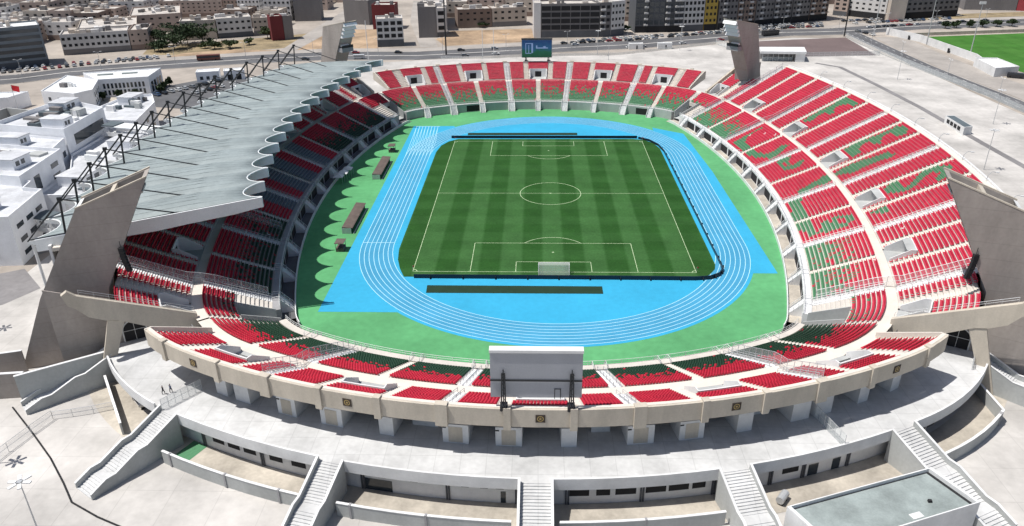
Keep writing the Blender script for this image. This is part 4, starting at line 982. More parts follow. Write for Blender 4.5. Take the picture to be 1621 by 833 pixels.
def wallwin(t,p,q,z0,z1,u0,u1,m='dark',name='window',par=None):
    """one window on wall p->q (outside is right of p->q)"""
    p=np.array(p,float);q=np.array(q,float);d=q-p;l=np.linalg.norm(d);d/=l;n=np.array([d[1],-d[0]])
    b=MB(); b.obox(p+d*(u0+u1)/2+n*.03,d,n,(u1-u0)/2,.05,z0,z1); return b.build(name,m,par or t)
hut=flatbuild('pitch_hut','white flat roofed hut at the near corner of the second green pitch',[(213,155),(226,158.5),(226.5,179),(216,180)],3.6,'white','white')
# gatehouse behind the right stand, small ticket huts, kiosk
gt=thing('gatehouse','white flat roofed gatehouse behind the far right pylon','building',(124,196,0))
b=MB(); b.prism([(112.5,192.5),(135.5,190.5),(138.5,204),(115,205)],4.0,5.2); b.build('roof_slab','white',gt)
b=MB(); b.prism([(130.5,191.3),(135.2,190.9),(138,203.6),(133,203.8)],-.05,4.0); b.build('end_block','white',gt)
b=MB(); b.prism([(113,199),(131,198),(132,204),(115,204.6)],-.05,4.0); b.build('rear_wall','wallshade',gt)
for i in range(6):
    b=MB(); x=114+i*2.7; b.tube((x,193.3-.08*i,-.05),(x,193.3-.08*i,4),.14,6); b.build('gate_post','greysteel',gt)
b=MB(); b.box(114,130,194.2,194.3,0,2.0); b.build('gate_bars','barrier',gt)
for x,y,l in ((52,228.5,'small white ticket hut by the far road, left of the pair'),(68.5,229.5,'small white ticket hut by the far road, right of the pair')):
    h=flatbuild('ticket_hut',l,[(x-4,y-1.5),(x+4,y-1.2),(x+4,y+2),(x-4,y+1.7)],2.9,'white','white',.3,'hut','ticket huts'); wallwin(h,(x-4,y-1.5),(x+4,y-1.2),.1,2.1,4.2,4.9,'dark','door')
k=flatbuild('kiosk','white kiosk with four dark openings on the plaza behind the right stand',[(151.8,60),(155.4,61.2),(156.0,76.2),(152.6,76)],2.8,'white','slate',.15,'kiosk')
for i in range(4): wallwin(k,(152.6,76),(151.8,60),.8,2.2,2+3*i,4.2+3*i,'dark','opening')
# ------------------------------------------------------------------ houses and flats
BID=[0]
WINME={}
def apartment(label,A,B,depth,h,fl,cols,wall,gf=None,winm='dark',roofm='rooftop',ww=.5,wh=.5,side=True,clutter=3,group=None,gfh=3.4,left=False,balcony=False,nowin=False,sidewall=None,name='apartment_block'):
    A=np.array(A,float);B=np.array(B,float);d=B-A;L=np.linalg.norm(d);d/=L;n=np.array([-d[1],d[0]])
    c=A+d*L/2+n*depth/2; t=thing(name,label,'building',(c[0],c[1],0),0,group)
    C=B+n*depth;D=A+n*depth; poly=[tuple(A),tuple(B),tuple(C),tuple(D)]
    b=MB(); b.prism(poly,-.1,h,0); w=b.build('walls',[wall],t)
    ins=[tuple(np.array(p)+(c-np.array(p))*.4/np.linalg.norm(c-np.array(p))) for p in poly]
    b=MB()
    for i in range(4):
        j=(i+1)%4; b.hexa([(*poly[i],h),(*poly[j],h),(*ins[j],h),(*ins[i],h)],[(*poly[i],h+.9),(*poly[j],h+.9),(*ins[j],h+.9),(*ins[i],h+.9)])
    b.build('roof_parapet',wall,t)
    b=MB(); b.face([(*p,h+.05) for p in ins]); rf=b.build('flat_roof',roofm,t)
    for k in range(clutter):
        q=A+d*L*random.uniform(.12,.88)+n*depth*random.uniform(.25,.85); b=MB(); hh=random.uniform(1.2,2.9); b.obox(q,d,n,random.uniform(.8,2.2),random.uniform(.8,1.8),h+.06,h+hh); b.build('roof_shed',random.choice(['fac_white','rooftop','fac_cream','fac_grey']),rf)
    if gf:
        b=MB(); b.obox(A+d*L/2-n*.03,d,n,L/2-.05,.05,-.05,gfh-.4); b.build('shop_front',gf,t)
    if not nowin:
        fh=(h-gfh)/fl
        for face,(P0,dd,nn,LL,cc) in enumerate(((A,d,-n,L,cols),(B,n,d,depth,max(1,int(cols*depth/L))),(D,-n,-d,depth,max(1,int(cols*depth/L))))):
            if face==1 and not side: continue
            if face==2 and not left: continue
            cw=LL/cc
            for f in range(fl):
                for k in range(cc):
                    z0=gfh+f*fh+fh*(1-wh)*.5; q=P0+dd*cw*(k+.5)
                    key=(winm,round(cw*ww,2),round(fh*wh,2))
                    if key not in WINME:
                        m=MB(); m.box(-key[1]/2,key[1]/2,-.05,.05,0,key[2]); me=bpy.data.meshes.new('window'); me.from_pydata(m.v,[],m.f); me.materials.append(M[winm]); WINME[key]=me
                    o=bpy.data.objects.new('window',WINME[key]); COL.objects.link(o); o.location=(q[0]+nn[0]*.03,q[1]+nn[1]*.03,z0); o.rotation_euler=(0,0,math.atan2(dd[1],dd[0])); adopt(o,t)
            if balcony and face==0:
                for f in range(fl):
                    for k in balcony:
                        q=P0+dd*cw*(k+.5)+nn*.55; b=MB(); b.obox(q,dd,nn,cw*.45,.55,gfh+f*fh-.1,gfh+f*fh+.95); b.build('balcony','fac_white' if wall!='fac_white' else 'fac_cream',t)
    return t
# dark glass office at the far left
apartment('dark glass office block with pale floor bands at the left edge',(-290,172),(-265,190),20,20,5,1,'officegrey','fac_dark','glass','white',.94,.52,True,5,gfh=3.6,name='office_block')
apartment('white three storey block with rows of small dark windows right of the glass office',(-272,216),(-240,230),17,10.5,2,12,'fac_white','fac_grey',ww=.55,wh=.42,side=False,clutter=14)
apartment('pink plastered end house beside the white three storey block',(-239.6,230.2),(-230,233.5),24,10.5,2,3,'fac_pink','fac_brown',ww=.3,wh=.3,clutter=5)
apartment('cream block behind the white three storey block, nearer half of its row',(-275,240),(-246,254),40,10,2,6,'fac_cream',None,ww=.35,wh=.3,clutter=16)
apartment('cream block behind the white three storey block, farther half of its row',(-266,286),(-238,298),44,10.5,2,6,'fac_pink',None,ww=.35,wh=.3,clutter=16)
apartment('white block with shop arcade behind the dark trees, right part',(-203,268),(-184,277),15,11,2,6,'fac_white','fac_dark',ww=.5,wh=.34,side=False,clutter=6)
apartment('grey block behind the dark trees, left part',(-223,261),(-203.6,267.8),15,10.6,2,5,'fac_cream',None,ww=.4,wh=.3,side=False,clutter=6)
apartment('cream house joined to the right of the white arcade block',(-183.5,277.2),(-172,281),14,10,2,4,'fac_cream','fac_grey',ww=.4,wh=.34,clutter=3)
apartment('dark maroon box of a house with a blank wall on the vacant lot',(-166,259),(-159.5,262.5),9,13.5,3,2,'fac_maroon',nowin=True,clutter=1,name='town_house')
apartment('grey blank walled house joined to the right of the maroon one',(-159.3,262.6),(-154.5,265),9,13.3,3,2,'fac_grey',nowin=True,clutter=1,name='town_house')
apartment('white house with four columns of large dark windows by the far road',(-97,237),(-82,240),13,15,3,4,'fac_white','fac_dark',ww=.72,wh=.6,clutter=2,gfh=4.4)
apartment('grey blank gabled block with white windowed side',(-77,267),(-66,268.5),22,17.4,4,3,'fac_grey',nowin=True,clutter=4)
apartment('white strip house with three large windows right of the grey gable',(-65.8,268.6),(-60,270),20,16.5,3,1,'fac_white','fac_dark',ww=.7,wh=.55,clutter=1)
apartment('low brown block behind the orange dirt, left one',(-56,302),(-34,307),16,11,2,5,'fac_brown',None,ww=.4,wh=.3,clutter=6)
apartment('low cream block behind the orange dirt, right one',(-33.6,307),(-11,313),16,11,2,5,'fac_cream','fac_grey',ww=.4,wh=.35,clutter=6)
apartment('big unfinished block of dark open floors with a white end wall',(-1.5,265.5),(34,267.5),18,19,4,6,'fac_grey','fac_dark',ww=.93,wh=.72,clutter=5,gfh=4.2,left=False)
b=apartment('tall white end wall slab of the unfinished block',(-6,265.3),(-1.8,265.5),17.5,19.6,3,1,'fac_white',nowin=True,clutter=0)
apartment('grey balcony block joined to the unfinished block',(34.3,267.6),(41,269.5),18,19.3,4,2,'fac_grey','fac_dark',ww=.6,wh=.5,clutter=2,gfh=4.2,balcony=(0,))
apartment('pale block with small windows at the corner right of the unfinished block',(41.3,269.6),(50,275),18,19.6,4,4,'fac_white','fac_dark',ww=.5,wh=.4,clutter=3,gfh=4.2)
apartment('black glass fronted block by the far road, left one',(57.5,282),(65.5,283),18,22,5,3,'fac_dark','dark','glass',ww=.8,wh=.7,clutter=2,gfh=4.2,balcony=(2,))
apartment('black glass fronted block by the far road, right one',(65.8,283),(76,283.6),18,22.5,5,3,'fac_dark','dark','glass',ww=.75,wh=.7,clutter=2,gfh=4.2)
apartment('dark block with rounded pale balconies by the far road',(76.3,283.6),(88,286),18,22,5,4,'fac_dark','dark','glass',ww=.7,wh=.6,clutter=2,gfh=4.2,balcony=(0,2,3))
apartment('white framed block with many dark loggias by the far road',(88.4,286),(101.5,289),18,22.5,5,5,'fac_white','fac_dark',ww=.6,wh=.55,clutter=2,gfh=4.2)
apartment('narrow red topped and ochre block behind the far right pylon',(102,289),(110,291),18,19.5,4,3,'fac_ochre','dark',ww=.5,wh=.45,clutter=1,gfh=4.2)
apartment('red upper house set behind the ochre block',(101,299),(110,301),10,25,5,3,'fac_red',ww=.4,wh=.3,clutter=1)
xs=[(111,291.5),(124.5,297),(137.5,303),(151,309.5),(165,316.5),(179,323.5),(194,331)]
lb=['pinkish balcony block right of the ochre block, first of a row of six','grey block of the roadside row of six, second from its left end','brown grey block of the roadside row of six, third from its left end','grey block of the roadside row of six, fourth from its left end','pale grey block of the roadside row of six, fifth from its left end','grey corner block ending the roadside row of six at the crossing']
cl=['fac_grey','fac_brown','fac_grey','fac_grey','fac_grey','fac_brown']  # shade of the south fronts put into these darker wall colours
for i in range(6): apartment(lb[i],(xs[i][0]+.3,xs[i][1]),(xs[i+1][0]-.3,xs[i+1][1]),20,34-i*.5,8,5,cl[i],'dark',ww=.5,wh=.42,clutter=3,gfh=4.4,balcony=(1,) if i%2==0 else (0,3))
apartment('small orange pink house beyond the crossing',(205,352),(212,345),16,12,3,2,'fac_pink','fac_dark',clutter=1)
apartment('white apartment block over a dark ground floor beyond the crossing',(213,348),(231,327),20,17,4,6,'fac_white','dark',ww=.4,wh=.35,clutter=3,gfh=4.4)
apartment('plain pinkish gable wall right of the white apartment block',(231.5,322),(242,322),16,19,4,2,'fac_cream',nowin=True,clutter=1)
apartment('grey apartment row with dark shops at the upper right',(246,331),(287,343),18,18,4,10,'fac_grey','dark',ww=.5,wh=.42,clutter=5,gfh=4.6)
apartment('long low grey shed with a pale end at the upper right',(307,374),(341,368),20,8,1,2,'fac_grey',nowin=True,clutter=0,name='shed')
apartment('bright red shed wall in the upper right corner',(341.3,367.8),(366,358),20,10,1,2,'fac_red',nowin=True,clutter=0,name='shed')
apartment('long pink terrace of flats behind the arcade block',(-277,352),(-233,358),17,11,3,12,'fac_pink','fac_brown',ww=.35,wh=.3,clutter=10)
apartment('dark brown block at the end of the long pink terrace',(-232,357),(-220,355),15,12,3,4,'fac_brown','fac_dark',ww=.4,wh=.35,clutter=2)
apartment('white block dotted with dark windows behind the vacant lot, left one',(-219,350),(-203,350),15,13,3,6,'fac_white','fac_grey',ww=.4,wh=.4,clutter=4)
apartment('white block dotted with dark windows behind the vacant lot, right one',(-196,338),(-177,338),14,14,3,6,'fac_white','fac_dark',ww=.45,wh=.4,clutter=4)
apartment('tall grey blank wall block left of the dusty side street',(-174,335),(-156,337.5),16,15,3,3,'fac_grey',nowin=True,clutter=3)
apartment('grey blank wall block right of the dusty side street',(-136,323),(-118,318),18,15,3,3,'fac_grey',nowin=True,clutter=4)
apartment('house with a dark maroon wall behind the white four column house',(-112,300),(-97,300),14,14.5,3,3,'fac_maroon',nowin=True,clutter=2,name='town_house')
apartment('long white walled row running back behind the grey gable',(-78,291),(-62,293),55,15,3,4,'fac_white',None,ww=.4,wh=.4,clutter=18,left=True)
# rows of houses receding to the top edge
far=['far flat roofed house of the upper left quarter','far flat roofed house behind the vacant lot and dusty street','far flat roofed house behind the unfinished block','far block behind the roadside row at the upper right']
nf=0
occ=[(-250,225,-170,300),(-280,345,-170,375),(-165,255,-60,340),(-60,300,-5,332),(-282,210,-228,345),(-8,262,115,310),(110,285,200,350),(200,315,300,365),(300,350,370,395),(-140,320,-90,480),(-152,330,-118,480),(-70,225,-2,300),(-155,222,-92,305),(-230,200,-160,262),(-300,170,-260,215)]
for yy in range(246,462,21):
    x=-520.
    while x<420:
        w=random.uniform(14,27); y=yy+random.uniform(-3,3)+(x+50)*.06*(1 if x>100 else 0)
        if x<-282 and yy<236: x+=w+4; continue
        hit=any(x+w>a and x<c and y+17>b_ and y<d_ for a,b_,c,d_ in occ)
        hit=hit or y<np.interp(x+w/2,[m_[0] for m_ in MR],[m_[1] for m_ in MR])+34
        if not hit and abs(x+16)<.95*(y+216)*.72+10 and not(x>190 and y<400):
            g=0 if x<-170 else 1 if x<-62 else 2 if x<110 else 3
            h=random.choice([9,10,11,12,13.5])+(4 if g==3 else 0)+(3 if g==2 and y<380 else 0)
            cw=random.choice(['fac_cream','fac_cream','fac_pink','fac_pink','fac_white','fac_white','fac_grey','fac_brown'])
            cn={'fac_cream':'cream','fac_pink':'pinkish','fac_white':'white','fac_grey':'grey','fac_brown':'brown'}[cw]
            apartment(cn+' '+far[g],(x,y),(x+w,y+random.uniform(-1,1.5)),random.uniform(15,19),h,3 if h>10 else 2,max(2,int(w/4.5)),cw,random.choice([None,'fac_grey','fac_brown']),ww=.35,wh=.34,side=(x<0),clutter=random.randint(3,7),group='far rows of flat roofed houses',name='town_house'); nf+=1
        x+=w+random.choice([.3,.3,.3,.3,6])
# ------------------------------------------------------------------ white complex outside the left stand
def winrow(t,p,q,zs,n,w,h,m='glass',a=.08,c=.92):
    L=math.hypot(q[0]-p[0],q[1]-p[1])
    for z in zs:
        for i in range(n):
            u=L*(a+(c-a)*(i+.5)/n); wallwin(t,p,q,z,z+h,u-w/2,u+w/2,m)
def units(t,c,rx,ry,n,z,sm=1):
    for i in range(n):
        b=MB(); b.obox((c[0]+random.uniform(-rx,rx),c[1]+random.uniform(-ry,ry)),(.97,-.24),(.24,.97),random.uniform(.7,3.4)*sm,random.uniform(.5,1.7)*sm,z,z+random.uniform(.6,2.4)); b.build('roof_unit',random.choice(['fac_grey','white','roofedge','wallgrey','slate']),t)
w1=flatbuild('white_office_wing','white office wing nearest the lower left edge, small windows in three rows',[(-131.5,-50),(-134.5,-31),(-140,-30),(-141,-25),(-176,-20),(-180,-54)],12,'villawhite','roofpale',1.0)
winrow(w1,(-131.5,-50),(-134.5,-31),(1.6,5.0,8.6),3,3.4,1.2); winrow(w1,(-180,-54),(-131.5,-50),(3.2,7.2,9.8),7,3.4,1.2); winrow(w1,(-140,-30),(-141,-25),(7,),1,2.2,3.4); units(w1,(-158,-37),15,10,14,12.05)
w2=flatbuild('white_office_wing','white office wing with one tall dark window, second from the lower left',[(-142.5,-27),(-145,-3),(-178,4),(-180,-20)],14,'villawhite','roofpale',1.0)
winrow(w2,(-142.5,-27),(-145,-3),(8.0,11.2),1,4.2,1.4,a=.55,c=1); wallwin(w2,(-142.5,-27),(-145,-3),8.2,12.4,6.5,9.6,'glass'); winrow(w2,(-142.5,-27),(-145,-3),(4.4,),2,5,1.3); units(w2,(-160,-11),13,8,12,14.05)
w3=flatbuild('white_office_hall','large white hall with pipes and sheds on its grey roof',[(-153.3,13.8),(-154.7,41),(-175.5,53),(-181,20.5)],14.5,'villawhite','roofpale',1.5)
winrow(w3,(-153.3,13.8),(-154.7,41),(9.4,),1,20,3.4,a=.12,c=.98); units(w3,(-166,31),8,12,20,14.55)
w3b=flatbuild('white_office_hall','white hall front with a row of dark lattice windows at the left edge',[(-150.5,0),(-153.6,13.4),(-181,20),(-215,26),(-215,10),(-178,5)],12.5,'villawhite','roofpale',.8)
units(w3b,(-190,15),20,4,7,12.55)
for i in range(7):
    b=MB(); x=-181-i*3.6; y=5.45-(x+178)*.135; b.extr([(x,y,8.6),(x+1.1,y-.15,10.4),(x+2.2,y-.3,8.6),(x+1.1,y-.15,6.8)],(0,-.4,0)); b.build('lattice_window','dark',w3b)
w0=flatbuild('white_podium','low white podium with wide dark windows facing the grey roof',[(-129.5,-22),(-127.5,28),(-144,41),(-153,36),(-153,14),(-144,-3),(-143,-22)],7,'villawhite','roofpale',.8)
winrow(w0,(-129.5,-22),(-127.5,28),(3.4,),4,7.5,2.2); units(w0,(-139,14),6,16,6,7.05,.7)
w4=flatbuild('white_villa','low white villa wing with tall openings left of the courtyard',[(-213,98),(-196,93),(-192,100),(-199,118),(-219,128)],7.6,'villawhite','white',.5)
winrow(w4,(-213,98),(-196,93),(1,4.2),3,1.3,1.4); winrow(w4,(-192,100),(-199,118),(1,4.2),4,1.2,1.9); units(w4,(-206,110),5,6,4,7.65,.6)
w5=flatbuild('white_villa','long white villa with a row of tall dark openings and green roof panels',[(-200,118.5),(-179.5,124.5),(-182,143),(-214,133)],7.6,'villawhite','white',.5)
winrow(w5,(-200,118.5),(-179.5,124.5),(.8,3.8),11,.9,2.2); winrow(w5,(-179.5,124.5),(-182,143),(.6,),4,2.6,4.6)
for cx,cy in ((-202,130),(-192,133)):
    b=MB(); b.obox((cx,cy),(.96,.28),(-.28,.96),3.2,.9,7.66,8.1); b.build('roof_panel','greenroof',w5)
w6=flatbuild('white_annex','white annex with small sheds on its roof beside the car park',[(-144.8,42),(-150,68),(-157,81),(-166,78),(-168,60),(-156,43)],10,'villawhite','roofpale',.9)
winrow(w6,(-144.8,42),(-150,68),(3,6.6),3,2.4,1.4); units(w6,(-157,64),5,12,10,10.05,.7)
w7=flatbuild('white_villa','small white house at the left edge beyond the lattice hall',[(-240,92),(-226,95),(-224,106),(-240,104)],5.5,'villawhite','white',.5)
w8=flatbuild('gate_lodge','small white lodge by the car park behind the grey roof',[(-168,148),(-158,151),(-160,158),(-170,155)],4.5,'villawhite','white',.3); winrow(w8,(-168,148),(-158,151),(1,),3,1.4,1.6)
w9=flatbuild('gate_lodge','white garage block right of the small lodge',[(-156,152),(-147,155),(-149,161),(-158,158)],4.2,'villawhite','white',.3); winrow(w9,(-156,152),(-147,155),(.1,),2,2.4,2.6,'dark')
for t_,cx,cy,sx_,sy_,z in ((w1,-150,-40,5,3.5,12.03),(w1,-165,-30,6,3,12.03),(w1,-143,-44,4,3,12.03),(w2,-152,-16,4,3.5,14.03),(w2,-168,-8,5,3.5,14.03),(w3,-170,44,3,4,14.53),(w3,-160,22,4,2.4,14.53),(w3b,-168,9,5,2.5,12.53),(w3b,-200,17,4,3,12.53),(w0,-137,-8,4,6,7.03),(w0,-140,24,4,4,7.03),(w6,-160,70,3,4,10.03)):
    b=MB(); b.obox((cx,cy),(.99,-.1),(.1,.99),sx_,sy_,z,z+2.9); pv=b.build('roof_pavilion','villawhite',t_)
    b=MB(); b.obox((cx,cy),(.99,-.1),(.1,.99),sx_+.25,sy_+.25,z+2.91,z+3.15); b.build('pavilion_roof','roofpale',pv)
    for k in (-.5,.1):
        b=MB(); b.obox((cx+.99*(sx_+.02)+.1*sy_*k,cy-.1*sx_+.99*sy_*k),(.99,-.1),(.1,.99),.05,sy_*.2,z+.9,z+2.2); b.build('window','glass',pv)
winrow(w1,(-141,-25),(-176,-20),(3,7),4,2.6,1.4); winrow(w0,(-129.5,-22),(-127.5,28),(.6,),6,2.2,1.8); winrow(w3b,(-150.5,0),(-153.6,13.4),(8,),3,2.4,1.8); winrow(w2,(-142.5,-27),(-145,-3),(1.2,),4,2.6,1.5)
cw=thing('courtyard_wall','long grey wall edging the hall roof garden at the left edge','wall',(-222,70,0)); b=MB()
for p,q in (((-226,26),(-220,84)),((-220,84),(-186,74))): p=np.array(p,float);q=np.array(q,float);d=q-p;l=np.linalg.norm(d);d/=l;b.obox((p+q)/2,d,(-d[1],d[0]),l/2,.3,-.1,4.5)
b.build('wall','wallgrey',cw)
sheet('courtyard',[(-196,92),(-176,84),(-178,124),(-199,118)],-.03,'yard')
def bridge(p,q,z,l):
    p=np.array(p,float);q=np.array(q,float);d=q-p;L=np.linalg.norm(d);d/=L;n=np.array([-d[1],d[0]]); t=thing('covered_bridge',l,'footbridge',(*((p+q)/2),z),0,'covered footbridges to the left stand')
    b=MB(); b.obox((p+q)/2,d,n,L/2,2.6,z+2.9,z+3.15); b.build('bridge_roof','roofedge',t)
    b=MB(); b.obox((p+q)/2,d,n,L/2,2.5,z-.3,z); b.build('bridge_deck','white',t)
    b=MB(); b.obox((p+q)/2-n*2.45,d,n,L/2,.05,z,z+1.1); b.build('bridge_rail','white',t)
    m=MB(); k=int(L/2.5)
    for i in range(k):
        a=p+d*(L*i/k)-n*2.3; c=p+d*(L*(i+1)/k)-n*2.3; e=(a+c)/2; m.tube((*a,z+1.1),(*e,z+2.9),.08,4); m.tube((*e,z+2.9),(*c,z+1.1),.08,4)
    m.build('bridge_truss','white',t)
    m=MB(); m.obox(p+d*2.5,d,n,2.5,2.65,z+3.2,z+3.5); m.build('dark_roof_end','slate',t)
bridge((-134,-36),(-117,-42),4.6,'white covered footbridge to the left stand, nearest of three'); bridge((-131,-18),(-117,-22),5.6,'white covered footbridge to the left stand, middle of three'); bridge((-152,36),(-117,27),8.2,'long white covered footbridge to the left stand, farthest of three')
t=thing('flag_mast','red flag on a white pole beside the white villa','flag',(-221,92,0)); b=MB(); b.tube((-221,92,0),(-221,92,12),.12,6); b.build('pole','white',t); b=MB(); b.face([(-221,92,9.6),(-217.6,91.4,9),(-217.4,91.6,11.4),(-221,92,11.9)]); b.build('flag','flagred',t)
# ------------------------------------------------------------------ lamps, masts, fences
def lamp(h,star=False,arms=2,name='street_lamp'):
    t=thing(name,'','lamp'); b=MB(); b.tube((0,0,-.05),(0,0,h),.13,7,r2=.07); b.build('lamp_pole','greysteel',t)
    if star:
        for i in range(6):
            a=PI/3*i; b=MB(); c,s=math.cos(a),math.sin(a); b.obox((c*1.0,s*1.0),(c,s),(-s,c),.52,.23,h+.05,h+.2); b.build('lamp_head','white',t)
        b=MB(); b.obox((0,0),(1,0),(0,1),.3,.3,h-.1,h+.25); b.build('hub','greysteel',t)
    else:
        for i in range(arms):
            a=PI*i; b=MB(); c,s=math.cos(a),math.sin(a); b.tube((0,0,h-.2),(c*1.2,s*1.2,h+.2),.05,5); b.obox((c*1.5,s*1.5),(c,s),(-s,c),.5,.2,h+.15,h+.32); b.build('lamp_head','white',t)
    return t
p1=lamp(13,True); p1.location=(-72.4,-140.3,0); tag(p1,'star headed floodlight pole in the lower left corner, nearest the camera',None,'star headed plaza lamps')
for x,y,l in ((-94.5,-122.4,'star headed plaza lamp at the left edge, by the mesh fence'),(-123,-81,'star headed plaza lamp on the pale yard left of the big pylon'),(170.3,74.4,'tall plaza lamp behind the kiosk near the right edge'),(139.7,21.8,'tall plaza lamp just behind the rim of the right stand'),(165.8,149.9,'tall plaza lamp on the wide pale plaza at the upper right'),(29,210,'star headed plaza lamp behind the far stand, the taller of two'),(76,223,'star headed plaza lamp left of the far right pylon')): dup_tree(p1,(x,y,0),random.uniform(0,1),l)
p2=lamp(9); p2.location=(34,198,0); tag(p2,'short plaza lamp behind the far stand, right of the screen',None,'twin armed street lamps')
P=np.array(MR,float); k=0
wh=['left of the glass office','beside the car row at the left','beside the white villa','by the scrub lot','by the bare dirt lot','behind the grey roof','beside the maroon house','before the four column house','before the grey gable','before the orange dirt','behind the lit screen','before the unfinished block','before the black glass blocks','before the loggia block','behind the far right pylon','before the roadside row','at the crossing','beyond the crossing','by the second pitch','at the upper right']
pos=np.concatenate([[0],np.cumsum(np.hypot(*np.diff(P,axis=0).T))])
for i,sdist in enumerate(np.arange(40,pos[-1]-60,36)):
    j=int(np.searchsorted(pos,sdist))-1; f=(sdist-pos[j])/(pos[j+1]-pos[j]); q=P[j]+(P[j+1]-P[j])*f
    if i<len(wh): dup_tree(p2,(q[0],q[1],0),0.4,'street lamp on the road median '+wh[i])
for i,(x,y) in enumerate(((186.5,235),(186.6,196),(188.6,150),(192,112),(193,70),(193,30))): dup_tree(p2,(x,y,0),1.5,'street lamp on the right hand side road, %s from the crossing'%['first','second','third','fourth','fifth','sixth'][i])
for x,y,h,l in ((-54.5,214,60,'very tall black mast by the road behind the far stand, cut by the top edge'),(182.5,266,60,'very tall black mast at the crossing, cut by the top edge'),(118,258,26,'black mast right of the far right pylon'),(201,268,26,'tall grey floodlight mast by the crossing'),(219,238,28,'grey floodlight mast behind the long white wall, left one'),(222,196,28,'grey floodlight mast behind the long white wall, middle one'),(232,160,28,'grey floodlight mast by the pitch hut at the right edge')):
    t=thing('light_mast',l,'mast',(x,y,0),0,'tall masts'); m='steel' if 'black' in l else 'greysteel'; b=MB(); b.tube((x,y,-.05),(x,y,h),.42 if h>30 else .3,8,r2=.28 if h>30 else .15); b.build('mast_pole',m,t)
    b=MB(); b.obox((x,y),(1,0),(0,1),1.6,.25,h-.4,h+.8); b.build('lamp_frame','white' if m!='steel' else 'steel',t)
for x in (-33.5,-27.5):
    t=thing('flag_pole','bare white pole behind the far stand, %s of a pair'%('left' if x<-30 else 'right'),'pole',(x,204,0),0,'pair of bare poles'); b=MB(); b.tube((x,204,-.05),(x,204,15),.16,6); b.build('pole','white',t)
t=thing('flag_pole','bare white pole beyond the end of the grey roof','pole',(-93,190,0)); b=MB(); b.tube((-93,190,-.05),(-93,190,22),.18,6); b.build('pole','white',t)
for i in range(9):
    s=Q-52+13.2*i; x,y=P2(s,39.2); nx,ny=NRM(s); t=thing('rim_lamp','curved lamp arm on the rim of the right stand, number %s from its near end'%['one','two','three','four','five','six','seven','eight','nine'][i],'lamp',(x,y,20.3),0,'lamp arms on the rim of the right stand')
    b=MB(); pts=[(x,y,20.3),(x+nx*.2,y+ny*.2,22.0),(x+nx*.9,y+ny*.9,22.8),(x+nx*1.8,y+ny*1.8,22.7)]; b.path(pts,.07,5); b.build('lamp_arm','greysteel',t)
    b=MB(); b.obox((x+nx*2.0,y+ny*2.0),(nx,ny),(-ny,nx),.4,.15,22.6,22.8); b.build('lamp_head','white',t)
def fence(pts,h,label):
    t=thing('mesh_fence',label,'fence',(pts[0][0],pts[0][1],0),0,'grey mesh fences'); f=MB(); w=MB(); PP=[]
    for p,q in zip(pts[:-1],pts[1:]):
        n=max(1,int(math.hypot(q[0]-p[0],q[1]-p[1])/3)); PP+=[(p[0]+(q[0]-p[0])*i/n,p[1]+(q[1]-p[1])*i/n,0) for i in range(n)]
    PP.append((*pts[-1],0)); rail_line(f,PP,h,.05); f.build('fence_frame','greysteel',t)
    for a,c in zip(PP[:-1],PP[1:]): w.face([a,c,(c[0],c[1],h),(a[0],a[1],h)])
    w.build('fence_mesh','barrier',t)
fence([(182,262),(182.5,212),(186.5,158),(190.5,118),(191,80),(191.5,20)],2.6,'long grey mesh fence along the right hand side road')
fence([(117,210),(138,203.6),(180,206.5)],2.4,'mesh fence before the brown lot')
fence([(-56,201),(-28,203),(-11,207),(41,211),(100,242)],1.3,'low mesh fence along the far road')
fence([(100,242),(112,206)],3,'mesh fence left of the far right pylon')
# ------------------------------------------------------------------ cars
def car(paint):
    t=thing('parked_car','','car'); b=MB()
    prof=[(-2.1,.35),(2.1,.35),(2.15,.75),(1.9,.88),(1.0,.95),(-1.9,1.0),(-2.15,.8)]
    b.extr([(x,-.86,z) for x,z in prof],(0,1.72,0)); b.hexa([(-1.5,-.6,1.43),(.25,-.6,1.43),(.25,.6,1.43),(-1.5,.6,1.43)],[(-1.45,-.58,1.47),(.2,-.58,1.47),(.2,.58,1.47),(-1.45,.58,1.47)]); b.build('body',paint,t)
    b=MB(); b.hexa([(-1.95,-.78,.97),(1.0,-.78,.94),(1.0,.78,.94),(-1.95,.78,.97)],[(-1.5,-.6,1.43),(.25,-.6,1.43),(.25,.6,1.43),(-1.5,.6,1.43)]); b.build('windows','glass',t)
    for x in(-1.3,1.35):
        for y in(-.78,.78):
            b=MB(); b.tube((x,y-.1,.32),(x,y+.1,.32),.33,10); b.build('wheel','tyre',t)
    return t
protos={}
CN=dict(car_white='white',car_black='black',car_grey='dark grey',car_silver='silver',car_red='dark red',car_blue='dark blue')
def put_car(x,y,rz,where,paint=None):
    paint=paint or random.choice(['car_white']*5+['car_black']*3+['car_grey']*3+['car_silver']*3+['car_red','car_blue'])
    lab='%s car %s'%(CN[paint],where)
    if paint not in protos:
        o=car(paint); o.location=(x,y,0); o.rotation_euler=(0,0,rz); protos[paint]=o; o['label']=lab
    else: o=dup_tree(protos[paint],(x,y,0),rz,lab)
    o['group']='cars parked or driving round the stadium'
def along(pts,step,off,where,perp=True,skip=.15):
    PP=np.array(pts,float)
    for i in range(len(PP)-1):
        d=PP[i+1]-PP[i]; L=np.linalg.norm(d); d/=L; n=np.array([-d[1],d[0]]); k=0
        while k<L:
            if random.random()>skip:
                q=PP[i]+d*k+n*(off+random.uniform(-.3,.3)); put_car(q[0],q[1],math.atan2(d[1],d[0])+(PI/2 if perp else 0)+random.uniform(-.06,.06),where)
            k+=step
along([(22,246),(58,258),(112,276)],3.4,6,'parked nose in by the far road before the black blocks',True,.12)
along([(118,282),(150,297),(186,304)],3.2,8,'parked nose in before the roadside row of flats',True,.1)
